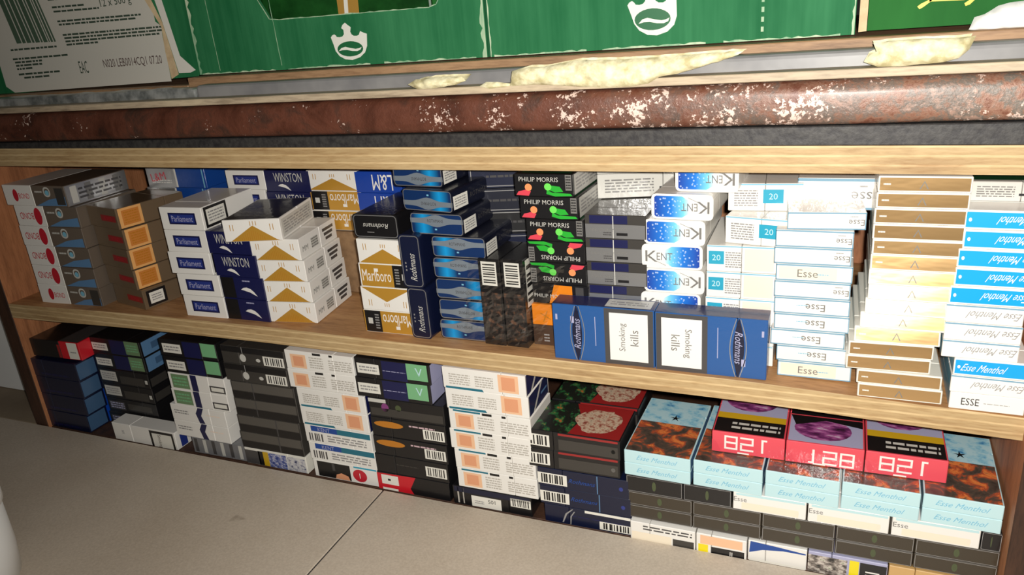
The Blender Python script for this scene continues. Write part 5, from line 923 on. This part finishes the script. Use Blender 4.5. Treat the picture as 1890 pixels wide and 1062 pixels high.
('slim', 1, 55.5, 13.68, 92, -14.1, 65.4, 55.92, 0, 0, 0, 'white slim pack with grey lettering, sixth from top in the tall white slim stack', 'white slim packs in the tall stack', 'pack'),
('slim', 2, 55.5, 13.68, 92, -14.6, 65.4, 69.86, 0, 0, 0, 'white slim pack with grey lettering, fifth from top in the tall white slim stack', 'white slim packs in the tall stack', 'pack'),
('slim', 0, 55.5, 13.68, 92, -13.9, 65.4, 83.79, 0, 0, 0, 'white slim pack with grey lettering, fourth from top in the tall white slim stack', 'white slim packs in the tall stack', 'pack'),
('slim', 2, 55.5, 13.68, 92, -15.7, 65.4, 97.72, 0, 0, 0, 'white slim pack with grey lettering, third from top in the tall white slim stack', 'white slim packs in the tall stack', 'pack'),
('slim', 2, 55.5, 13.68, 92, -15.1, 65.4, 111.66, 0, 0, 0, 'white slim pack with grey lettering, second from top in the tall white slim stack', 'white slim packs in the tall stack', 'pack'),
('slim', 2, 55.5, 13.68, 92, -11.3, 67.7, 125.59, 5, 0, 0, 'white slim pack with grey lettering, topmost in the tall white slim stack', 'white slim packs in the tall stack', 'pack'),
('slim', 2, 57, 25.33, 84, -2.2, 102.0, 130.99, -0.1, 0, 0, 'white slim pack with torn film at the back above the slim stack', 'packs in the back row of the upper shelf', 'pack'),
('gold', 0, 58, 11.38, 92, 52.2, 47.5, -1.92, 0, 0, 0, 'gold slim pack with white edges, lowest in the tall gold stack', 'gold slim packs in the tall stack', 'pack'),
('gold', 0, 58, 11.38, 92, 50.8, 47.5, 9.7, 0, 0, 0, 'gold slim pack with white edges, fourteenth from top in the tall gold stack', 'gold slim packs in the tall stack', 'pack'),
('gold', 0, 58, 11.38, 92, 40.9, 48.5, 21.33, 2, 0, 0, 'gold slim pack with white edges, thirteenth from top in the tall gold stack', 'gold slim packs in the tall stack', 'pack'),
('gold', 0, 58, 11.38, 92, 41.8, 48.5, 32.96, 2, 0, 0, 'gold slim pack with white edges, twelfth from top in the tall gold stack', 'gold slim packs in the tall stack', 'pack'),
('gold', 34, 58, 11.38, 92, 45.9, 48.0, 44.59, 1, 0, 0, 'gold slim pack with white edges, eleventh from top in the tall gold stack', 'gold slim packs in the tall stack', 'pack'),
('gold', 38, 58, 11.38, 92, 49.1, 48.0, 56.22, 1, 0, 0, 'gold slim pack with white edges, tenth from top in the tall gold stack', 'gold slim packs in the tall stack', 'pack'),
('gold', 38, 58, 11.38, 92, 52.5, 47.5, 67.85, 0, 0, 0, 'gold slim pack with white edges, ninth from top in the tall gold stack', 'gold slim packs in the tall stack', 'pack'),
('gold', 34, 58, 11.38, 92, 53.7, 47.5, 79.47, 0, 0, 0, 'gold slim pack with white edges, eighth from top in the tall gold stack', 'gold slim packs in the tall stack', 'pack'),
('gold', 28, 58, 11.38, 92, 53.2, 47.5, 91.1, 0, 0, 0, 'gold slim pack with white edges, seventh from top in the tall gold stack', 'gold slim packs in the tall stack', 'pack'),
('gold', 18, 58, 11.38, 92, 53.4, 47.5, 102.73, 0, 0, 0, 'gold slim pack with white edges, sixth from top in the tall gold stack', 'gold slim packs in the tall stack', 'pack'),
('gold', 8, 58, 11.38, 92, 53.7, 47.5, 114.36, 0, 0, 0, 'gold slim pack with white edges, fifth from top in the tall gold stack', 'gold slim packs in the tall stack', 'pack'),
('gold', 0, 58, 11.38, 92, 53.2, 47.5, 125.99, 0, 0, 0, 'gold slim pack with white edges, fourth from top in the tall gold stack', 'gold slim packs in the tall stack', 'pack'),
('gold', 0, 58, 11.38, 92, 53.2, 47.5, 137.62, 0, 0, 0, 'gold slim pack with white edges, third from top in the tall gold stack', 'gold slim packs in the tall stack', 'pack'),
('gold', 0, 58, 11.38, 92, 53.7, 47.5, 149.24, 0, 0, 0, 'gold slim pack with white edges, second from top in the tall gold stack', 'gold slim packs in the tall stack', 'pack'),
('gold', 0, 58, 11.38, 92, 54.0, 47.5, 160.87, 0, 0, 0, 'gold slim pack with white edges, topmost in the tall gold stack', 'gold slim packs in the tall stack', 'pack'),
('esse', 2, 48, 13.69, 92, 110.5, 47.2, -3.63, -0.6, 0, 0, 'white slim pack with black lettering, lowest in the far right upper stack', 'slim packs in the far right stack', 'pack'),
('esse', 1, 48, 13.69, 92, 110.2, 47.0, 10.31, -1.1, 0, 0, 'white slim pack with script, tenth from top in the far right upper stack', 'slim packs in the far right stack', 'pack'),
('esse', 3, 48, 13.69, 92, 110.3, 47.3, 24.24, -0.5, 0, 0, 'sky blue slim pack with script, ninth from top in the far right upper stack', 'slim packs in the far right stack', 'pack'),
('esse', 1, 48, 13.69, 92, 101.8, 47.0, 38.18, -1.1, 0, 0, 'white slim pack with script, eighth from top in the far right upper stack', 'slim packs in the far right stack', 'pack'),
('esse', 1, 48, 13.69, 92, 101.9, 47.0, 52.11, -1.2, 0, 0, 'white slim pack with script, seventh from top in the far right upper stack', 'slim packs in the far right stack', 'pack'),
('esse', 1, 48, 13.69, 92, 101.1, 47.1, 66.05, -0.9, 0, 0, 'white slim pack with script, sixth from top in the far right upper stack', 'slim packs in the far right stack', 'pack'),
('esse', 0, 48, 13.69, 92, 101.8, 47.3, 79.99, -0.6, 0, 0, 'sky blue slim pack with script, fifth from top in the far right upper stack', 'slim packs in the far right stack', 'pack'),
('esse', 0, 48, 13.69, 92, 103.6, 47.3, 93.92, -0.6, 0, 0, 'sky blue slim pack with script, fourth from top in the far right upper stack', 'slim packs in the far right stack', 'pack'),
('esse', 0, 48, 13.69, 92, 104.1, 47.1, 107.86, -0.9, 0, 0, 'sky blue slim pack with script, third from top in the far right upper stack', 'slim packs in the far right stack', 'pack'),
('esse', 0, 48, 13.69, 92, 106.6, 46.9, 121.79, -1.5, 0, 0, 'sky blue slim pack with script, second from top in the far right upper stack', 'slim packs in the far right stack', 'pack'),
('esse', 0, 48, 13.69, 92, 105.5, 47.1, 135.73, -0.9, 0, 0, 'sky blue slim pack with script, topmost in the far right upper stack', 'slim packs in the far right stack', 'pack'),
('greenwhite', 0, 44, 14, 84, 107.3, 66.0, 149.72, 0, 0, 0, 'grey green slim pack squeezed under the top board at far right', 'white and green packs at the back', 'pack'),
('rothmans', 0, 90.5, 53, 22.5, -181.2, 16.2, 1.72, 0, 0, 0, 'blue pack with smoking warning lying on edge, left of the pair at shelf front', 'blue packs with warnings at the shelf front', 'pack'),
('rothmans', 1, 90.5, 53, 22.5, -90.1, 16.2, 1.12, 0, 0, 0, 'blue pack with smoking warning lying on edge, right of the pair at shelf front', 'blue packs with warnings at the shelf front', 'pack'),
('navyplain', 0, 84, 24.76, 55, -918.1, 32.3, -178.5, -0.3, 0, 0, 'dark blue pack with pale stamp, lowest in the lower left corner', 'dark blue packs at the lower left', 'pack'),
('navyplain', 0, 84, 24.76, 55, -915.0, 32.7, -153.49, 0.3, 0, 0, 'dark blue pack with pale stamp, third from top in the lower left corner', 'dark blue packs at the lower left', 'pack'),
('navyplain', 0, 84, 24.76, 55, -913.1, 32.8, -128.48, 0.5, 0, 0, 'dark blue pack with pale stamp, second from top in the lower left corner', 'dark blue packs at the lower left', 'pack'),
('navyplain', 0, 84, 24.76, 55, -910.9, 32.5, -103.47, 0.0, 0, 0, 'dark blue pack with pale stamp, topmost in the lower left corner', 'dark blue packs at the lower left', 'pack'),
('redblack', 0, 84, 24, 55, -903.0, 36.9, -75.3, 2, 0, 0, 'black and red pack with white stamp lying on the dark blue stack', 'odd packs on the lower shelf', 'pack'),
('blackgreen', 2, 86, 21.15, 55, -821.7, 56.6, -178.5, 0.1, 0, 0, 'black pack with white label, lowest in the second lower stack', 'black packs with white labels and green stamps', 'pack'),
('blackgreen', 2, 86, 21.15, 55, -818.2, 56.1, -157.1, -0.5, 0, 0, 'black pack with white label, fifth from top in the second lower stack', 'black packs with white labels and green stamps', 'pack'),
('blackgreen', 1, 86, 21.15, 55, -819.0, 56.5, -135.71, 0.0, 0, 0, 'black pack with white label, fourth from top in the second lower stack', 'black packs with white labels and green stamps', 'pack'),
('blackgreen', 1, 86, 21.15, 55, -819.0, 56.2, -114.31, -0.4, 0, 0, 'black pack with white label, third from top in the second lower stack', 'black packs with white labels and green stamps', 'pack'),
('blackgreen', 0, 86, 21.15, 55, -819.0, 56.6, -92.92, 0.1, 0, 0, 'black pack with white label, second from top in the second lower stack', 'black packs with white labels and green stamps', 'pack'),
('blackgreen', 0, 86, 21.15, 55, -819.3, 56.4, -71.52, -0.2, 0, 0, 'black pack with white label, topmost in the second lower stack', 'black packs with white labels and green stamps', 'pack'),
('whitebox', 0, 104.5, 24.33, 23, -777.9, 14.5, -178.5, 0, 0, 0, 'white pack with black-bordered warning standing at the table edge, lower left', 'odd packs on the lower shelf', 'pack'),
('whitenavy', 2, 84, 21.34, 55, -660.1, 33.7, -178.5, 0.3, 0, 0, 'silver grey striped pack, lowest in the third lower stack', 'white packs with dark bands and their black toppers', 'pack'),
('whitenavy', 1, 84, 21.34, 55, -680.9, 33.1, -156.91, -0.5, 0, 0, 'white pack with dark curved band, sixth from top in the third lower stack', 'white packs with dark bands and their black toppers', 'pack'),
('whitenavy', 1, 84, 21.34, 55, -681.0, 33.2, -135.32, -0.5, 0, 0, 'white pack with dark curved band, fifth from top in the third lower stack', 'white packs with dark bands and their black toppers', 'pack'),
('whitenavy', 0, 84, 21.34, 55, -672.8, 33.7, -113.73, 0.2, 0, 0, 'white pack with green stamp, fourth from top in the third lower stack', 'white packs with dark bands and their black toppers', 'pack'),
('whitenavy', 0, 84, 21.34, 55, -671.5, 33.5, -92.13, 0.0, 0, 0, 'white pack with green stamp, third from top in the third lower stack', 'white packs with dark bands and their black toppers', 'pack'),
('whitenavy', 3, 84, 21.34, 55, -672.3, 33.6, -70.54, 0.1, 0, 0, 'black pack with white label and green stamp, second from top in the third lower stack', 'white packs with dark bands and their black toppers', 'pack'),
('whitenavy', 3, 84, 21.34, 55, -673.2, 33.8, -48.95, 0.4, 0, 0, 'black pack with white label and green stamp, topmost in the third lower stack', 'white packs with dark bands and their black toppers', 'pack'),
('charcoal', 3, 87, 21.62, 55, -577.2, 32.5, -178.5, -0.0, 0, 0, 'pack with yellow stripe and blue picture, lowest in the fourth lower stack', 'charcoal packs in the lower left middle', 'pack'),
('charcoal', 2, 87, 21.62, 55, -578.4, 32.8, -156.63, 0.4, 0, 0, 'charcoal pack, sixth from top in the fourth lower stack', 'charcoal packs in the lower left middle', 'pack'),
('charcoal', 2, 87, 21.62, 55, -576.8, 32.5, -134.76, 0.0, 0, 0, 'charcoal pack, fifth from top in the fourth lower stack', 'charcoal packs in the lower left middle', 'pack'),
('charcoal', 1, 87, 21.62, 55, -575.9, 32.9, -112.89, 0.5, 0, 0, 'charcoal pack, fourth from top in the fourth lower stack', 'charcoal packs in the lower left middle', 'pack'),
('charcoal', 1, 87, 21.62, 55, -575.4, 32.7, -91.03, 0.2, 0, 0, 'charcoal pack, third from top in the fourth lower stack', 'charcoal packs in the lower left middle', 'pack'),
('charcoal', 0, 87, 21.62, 55, -579.0, 32.2, -69.16, -0.4, 0, 0, 'charcoal pack with white dot and barcode, second from top in the fourth lower stack', 'charcoal packs in the lower left middle', 'pack'),
('charcoal', 0, 87, 21.62, 55, -578.5, 32.4, -47.29, -0.2, 0, 0, 'charcoal pack with white dot and barcode, topmost in the fourth lower stack', 'charcoal packs in the lower left middle', 'pack'),
('stamped', 4, 86, 22.08, 55, -480.9, 32.8, -178.5, 0.4, 0, 0, 'white pack with red disc and dark picture, lowest in the fifth lower stack', 'white packs left of centre on the lower shelf', 'pack'),
('stamped', 3, 86, 22.08, 55, -482.0, 32.4, -156.17, -0.2, 0, 0, 'white pack with blue and teal stripe, sixth from top in the fifth lower stack', 'white packs left of centre on the lower shelf', 'pack'),
('stamped', 3, 86, 22.08, 55, -483.3, 32.2, -133.85, -0.4, 0, 0, 'white pack with blue and teal stripe, fifth from top in the fifth lower stack', 'white packs left of centre on the lower shelf', 'pack'),
('stamped', 2, 86, 22.08, 55, -484.2, 32.5, -111.52, -0.0, 0, 0, 'white pack with orange stamp, fourth from top in the fifth lower stack', 'white packs left of centre on the lower shelf', 'pack'),
('stamped', 2, 86, 22.08, 55, -484.2, 32.4, -89.2, -0.1, 0, 0, 'white pack with orange stamp, third from top in the fifth lower stack', 'white packs left of centre on the lower shelf', 'pack'),
('stamped', 0, 86, 22.08, 55, -491.4, 32.6, -66.87, 0.1, 0, 0, 'white pack with orange stamp, second from top in the fifth lower stack', 'white packs left of centre on the lower shelf', 'pack'),
('stamped', 0, 86, 22.08, 55, -490.7, 32.4, -44.55, -0.1, 0, 0, 'white pack with orange stamp, topmost in the fifth lower stack', 'white packs left of centre on the lower shelf', 'pack'),
('glow', 4, 87, 22.33, 55, -396.0, 31.3, -178.5, -0.3, 0, 0, 'red and black pack with white label, lowest in the sixth lower stack', 'black packs at the centre of the lower shelf', 'pack'),
('glow', 1, 87, 22.33, 55, -395.2, 31.4, -155.92, -0.1, 0, 0, 'black pack with barcode, sixth from top in the sixth lower stack', 'black packs at the centre of the lower shelf', 'pack'),
('glow', 0, 87, 22.33, 55, -393.5, 31.4, -133.34, -0.1, 0, 0, 'black pack with orange glow, fifth from top in the sixth lower stack', 'black packs at the centre of the lower shelf', 'pack'),
('glow', 0, 87, 22.33, 55, -393.1, 31.9, -110.77, 0.5, 0, 0, 'black pack with orange glow, fourth from top in the sixth lower stack', 'black packs at the centre of the lower shelf', 'pack'),
('glow', 2, 87, 22.33, 55, -392.4, 31.9, -88.19, 0.6, 0, 0, 'dark grey pack, third from top in the sixth lower stack', 'black packs at the centre of the lower shelf', 'pack'),
('glow', 3, 87, 22.33, 55, -404.1, 31.6, -65.61, 0.1, 0, 0, 'navy pack with green stamp, second from top in the sixth lower stack', 'black packs at the centre of the lower shelf', 'pack'),
('glow', 3, 87, 22.33, 55, -401.4, 31.1, -43.03, -0.5, 0, 0, 'navy pack with green stamp, topmost in the sixth lower stack', 'black packs at the centre of the lower shelf', 'pack'),
('stamped', 5, 87, 22.47, 55, -304.8, 30.7, -178.5, 0.3, 0, 0, 'navy black pack with white card, lowest in the seventh lower stack', 'white packs right of centre on the lower shelf', 'pack'),
('stamped', 1, 87, 22.47, 55, -296.8, 30.7, -155.78, 0.2, 0, 0, 'white pack with orange stamp, sixth from top in the seventh lower stack', 'white packs right of centre on the lower shelf', 'pack'),
('stamped', 1, 87, 22.47, 55, -297.4, 30.8, -133.05, 0.4, 0, 0, 'white pack with orange stamp, fifth from top in the seventh lower stack', 'white packs right of centre on the lower shelf', 'pack'),
('stamped', 1, 87, 22.47, 55, -299.9, 30.4, -110.33, -0.2, 0, 0, 'white pack with orange stamp, fourth from top in the seventh lower stack', 'white packs right of centre on the lower shelf', 'pack'),
('stamped', 1, 87, 22.47, 55, -298.1, 30.1, -87.6, -0.5, 0, 0, 'white pack with orange stamp, third from top in the seventh lower stack', 'white packs right of centre on the lower shelf', 'pack'),
('stamped', 2, 87, 22.47, 55, -299.4, 30.6, -64.88, 0.1, 0, 0, 'white pack with orange stamp, second from top in the seventh lower stack', 'white packs right of centre on the lower shelf', 'pack'),
('stamped', 2, 87, 22.47, 55, -300.2, 30.2, -42.16, -0.5, 0, 0, 'white pack with orange stamp, topmost in the seventh lower stack', 'white packs right of centre on the lower shelf', 'pack'),
('explosion', 2, 90, 20.42, 58, -202.4, 32.2, -178.5, 0.3, 0, 0, 'navy pack with label at right, lowest in the eighth lower stack', 'dark packs with red pictures and navy packs below', 'pack'),
('explosion', 1, 90, 20.42, 58, -205.7, 32.3, -157.83, 0.4, 0, 0, 'navy pack with barcode, fourth from top in the eighth lower stack', 'dark packs with red pictures and navy packs below', 'pack'),
('explosion', 1, 90, 20.42, 58, -206.7, 31.9, -137.16, -0.1, 0, 0, 'navy pack with barcode, third from top in the eighth lower stack', 'dark packs with red pictures and navy packs below', 'pack'),
('explosion', 0, 90, 20.42, 58, -214.9, 32.4, -116.49, 0.5, 0, 0, 'dark pack with red picture, second from top in the eighth lower stack', 'dark packs with red pictures and navy packs below', 'pack'),
('explosion', 0, 90, 20.42, 58, -213.5, 31.7, -95.82, -0.4, 0, 0, 'dark pack with red picture, topmost in the eighth lower stack', 'dark packs with red pictures and navy packs below', 'pack'),
('explosion', 0, 90, 20.42, 58, -210.8, 93.0, -95.82, 0, 0, 0, 'dark pack with red picture, upper of the pair behind the front stack', 'dark packs behind the red picture stack', 'pack'),
('explosion', 0, 90, 20.42, 58, -210.8, 93.0, -116.54, 0, 0, 0, 'dark pack with red picture, lower of the pair behind the front stack', 'dark packs behind the red picture stack', 'pack'),
('pale', 1, 60, 12.88, 100, -133.7, 52.2, -109.05, -1.5, 0, 0, 'pale blue slim pack with script, lower row, first from the left', 'pale blue slim packs on the lower shelf', 'pack'),
('pale', 1, 58.5, 12.88, 100, -72.1, 52.2, -109.05, -1.5, 0, 0, 'pale blue slim pack with script, lower row, second from the left', 'pale blue slim packs on the lower shelf', 'pack'),
('pale', 1, 58.5, 12.88, 100, -11.5, 52.2, -109.05, -1.5, 0, 0, 'pale blue slim pack with script, lower row, third from the left', 'pale blue slim packs on the lower shelf', 'pack'),
('pale', 1, 57.5, 12.88, 100, 48.2, 52.2, -109.05, -1.5, 0, 0, 'pale blue slim pack with script, lower row, fourth from the left', 'pale blue slim packs on the lower shelf', 'pack'),
('pale', 1, 55, 12.88, 100, 106.3, 52.3, -109.05, -1.5, 0, 0, 'pale blue slim pack with script, lower row, rightmost by the brown post', 'pale blue slim packs on the lower shelf', 'pack'),
('pale', 0, 60, 12.88, 100, -133.7, 52.2, -95.92, -1.5, 0, 0, 'pale blue slim pack with script, upper row, first from the left', 'pale blue slim packs on the lower shelf', 'pack'),
('pale', 0, 58.5, 12.88, 100, -72.1, 52.2, -95.92, -1.5, 0, 0, 'pale blue slim pack with script, upper row, second from the left', 'pale blue slim packs on the lower shelf', 'pack'),
('pale', 0, 58.5, 12.88, 100, -11.5, 52.2, -95.92, -1.5, 0, 0, 'pale blue slim pack with script, upper row, third from the left', 'pale blue slim packs on the lower shelf', 'pack'),
('pale', 0, 57.5, 12.88, 100, 48.2, 52.2, -95.92, -1.5, 0, 0, 'pale blue slim pack with script, upper row, fourth from the left', 'pale blue slim packs on the lower shelf', 'pack'),
('pale', 0, 55, 12.88, 100, 106.3, 52.3, -95.92, -1.5, 0, 0, 'pale blue slim pack with script, upper row, rightmost by the brown post', 'pale blue slim packs on the lower shelf', 'pack'),
('red821', 1, 61, 20.5, 84, -59.0, 63.0, -82.59, 0, 0, 0, 'red pack with white digits, left of three on the pale blue packs', 'red packs with white digits', 'pack'),
('red821', 0, 61, 20.5, 84, 3.0, 63.0, -82.59, 0, 0, 0, 'red pack with white digits upside down to its neighbours, middle of three', 'red packs with white digits', 'pack'),
('red821', 1, 60, 20.5, 84, 64.5, 63.0, -82.59, 0, 0, 0, 'red pack with white digits, right of three on the pale blue packs', 'red packs with white digits', 'pack'),
('blackslim', 0, 52, 17.8, 92, -138.0, 49.0, -127.1, 0, 0, 0, 'black slim pack beneath the first pale blue pack', 'black slim packs in the lower right', 'pack'),
('blackslim', 0, 42, 17.8, 92, -90.5, 49.0, -127.1, 0, 0, 0, 'black slim pack left of the white slim packs under pale blue', 'black slim packs in the lower right', 'pack'),
('whiteslim', 0, 60, 17.8, 92, -38.0, 49.0, -127.1, 0, 0, 0, 'white slim pack left of three under the pale blue packs', 'white slim packs in the lower right', 'pack'),
('whiteslim', 0, 62, 17.8, 92, 24.5, 49.0, -127.1, 0, 0, 0, 'white slim pack middle of three under the pale blue packs', 'white slim packs in the lower right', 'pack'),
('whiteslim', 0, 62.5, 17.8, 92, 88.8, 49.0, -127.1, 0, 0, 0, 'white slim pack right of three under the pale blue packs', 'white slim packs in the lower right', 'pack'),
('blackslim', 0, 13.5, 17.8, 92, 127.8, 49.0, -127.1, 0, 0, 0, 'black slim pack at the right end against the brown post', 'black slim packs in the lower right', 'pack'),
('blackslim', 1, 59.3, 14.2, 92, -133.3, 50.0, -141.85, 0, 0, 0, 'black slim pack, upper full row, first from the left', 'black slim packs in the lower right', 'pack'),
('blackslim', 1, 59.3, 14.2, 92, -73.6, 50.0, -141.85, 0, 0, 0, 'black slim pack, upper full row, second from the left', 'black slim packs in the lower right', 'pack'),
('blackslim', 1, 59.3, 14.2, 92, -13.8, 50.0, -141.85, 0, 0, 0, 'black slim pack, upper full row, third from the left', 'black slim packs in the lower right', 'pack'),
('blackslim', 1, 59.3, 14.2, 92, 46.0, 50.0, -141.85, 0, 0, 0, 'black slim pack, upper full row, fourth from the left', 'black slim packs in the lower right', 'pack'),
('blackslim', 1, 59.3, 14.2, 92, 105.8, 50.0, -141.85, 0, 0, 0, 'black slim pack, upper full row, rightmost', 'black slim packs in the lower right', 'pack'),
('blackslim', 1, 59.3, 14.2, 92, -133.3, 50.0, -156.35, 0, 0, 0, 'black slim pack, lower full row, first from the left', 'black slim packs in the lower right', 'pack'),
('blackslim', 1, 59.3, 14.2, 92, -73.6, 50.0, -156.35, 0, 0, 0, 'black slim pack, lower full row, second from the left', 'black slim packs in the lower right', 'pack'),
('blackslim', 1, 59.3, 14.2, 92, -13.8, 50.0, -156.35, 0, 0, 0, 'black slim pack, lower full row, third from the left', 'black slim packs in the lower right', 'pack'),
('blackslim', 1, 59.3, 14.2, 92, 46.0, 50.0, -156.35, 0, 0, 0, 'black slim pack, lower full row, fourth from the left', 'black slim packs in the lower right', 'pack'),
('blackslim', 1, 59.3, 14.2, 92, 105.8, 50.0, -156.35, 0, 0, 0, 'black slim pack, lower full row, rightmost', 'black slim packs in the lower right', 'pack'),
('cream', 0, 60, 21.45, 80, -130.0, 39.0, -178.5, 0, 0, 0, 'white pack with black text, leftmost in the bottom row', 'odd packs in the bottom row', 'pack'),
('cream', 1, 44, 21.45, 80, -77.0, 39.0, -178.5, 0, 0, 0, 'white pack with beige label and yellow tab in the bottom row', 'odd packs in the bottom row', 'pack'),
('bluewave', 0, 49, 21.45, 80, -29.5, 42.0, -178.5, 0, 0, 0, 'white pack with blue wave in the bottom row', 'odd packs in the bottom row', 'pack'),
('photo', 0, 62, 21.45, 80, 27.0, 42.0, -178.5, 0, 0, 0, 'pack with grey picture and yellow tab in the bottom row', 'odd packs in the bottom row', 'pack'),
('goldbox', 0, 64, 21.45, 80, 91.0, 42.0, -178.5, 0, 0, 0, 'gold tan pack at the right end of the bottom row', 'odd packs in the bottom row', 'pack')
]
for row in PACKS: place(row)

# ---------------------------------------------------------------- loose bits
tub = empty('white_tub', (-752, -262, -175.5)); tag(tub, 'white rounded plastic tub at the lower left corner on the worktop', 'tub')
def lathe(name, prof, mat, parent, n=48):
    bm = bmesh.new(); rings = []
    for r, z in prof:
        rings.append([bm.verts.new((r*math.cos(2*math.pi*i/n), r*math.sin(2*math.pi*i/n), z)) for i in range(n)])
    for a, b in zip(rings, rings[1:]):
        for i in range(n): bm.faces.new((a[i], a[(i+1) % n], b[(i+1) % n], b[i])).smooth = True
    bm.faces.new(rings[0][::-1]); bm.faces.new(rings[-1])
    return link(name, bm_mesh(bm, name, mat), parent)
lathe('tub_body', [(58, 0), (62, 3), (64, 30), (64, 78)], PLASTIC, tub); lathe('lid', [(65, 78.2), (66.5, 80), (66.5, 88), (64, 94), (54, 99), (20, 101)], PLASTIC, tub)
# loose cellophane over the upright black packs
def film_mat():
    k = N('cellophane'); MATS['cellophane'] = k
    t = k.n('ShaderNodeBsdfTransparent'); gl = k.n('ShaderNodeBsdfGlossy'); gl.inputs['Roughness'].default_value = .12
    mx = k.n('ShaderNodeMixShader'); mx.inputs[0].default_value = .1
    k.l(t.outputs[0], mx.inputs[1]); k.l(gl.outputs[0], mx.inputs[2])
    k.l(mx.outputs[0], k.t.nodes['Material Output'].inputs[0]); return k.m
FILM = film_mat()
bk = [r for r in PACKS if r[0] == 'blackup']
bx = min(r[5] for r in bk)-12; byy = bk[0][6]-28
wr = empty('cellophane_wrap', (bx+20, byy, zs(bx)+.4)); tag(wr, 'clumped clear cellophane wrapping the two upright black packs', 'wrapper')
bm = bmesh.new(); nx, nz = 22, 26; gv = []
for j in range(nz+1):
    rowv = []
    for i in range(nx+1):
        u, v = i/nx, j/nz; x = -26-14*(1-v)+u*(76+18*v); zz = .3+v*88
        rowv.append(bm.verts.new((x, -2.6-2.2*abs(noise.noise((u*5, v*7, 2)))-2.5*abs(noise.noise((u*13, v*9, 5))), zz)))
    gv.append(rowv)
for a, b in zip(gv, gv[1:]):
    for i in range(nx): bm.faces.new((a[i], a[i+1], b[i+1], b[i]))
link('film', bm_mesh(bm, 'film', FILM), wr)
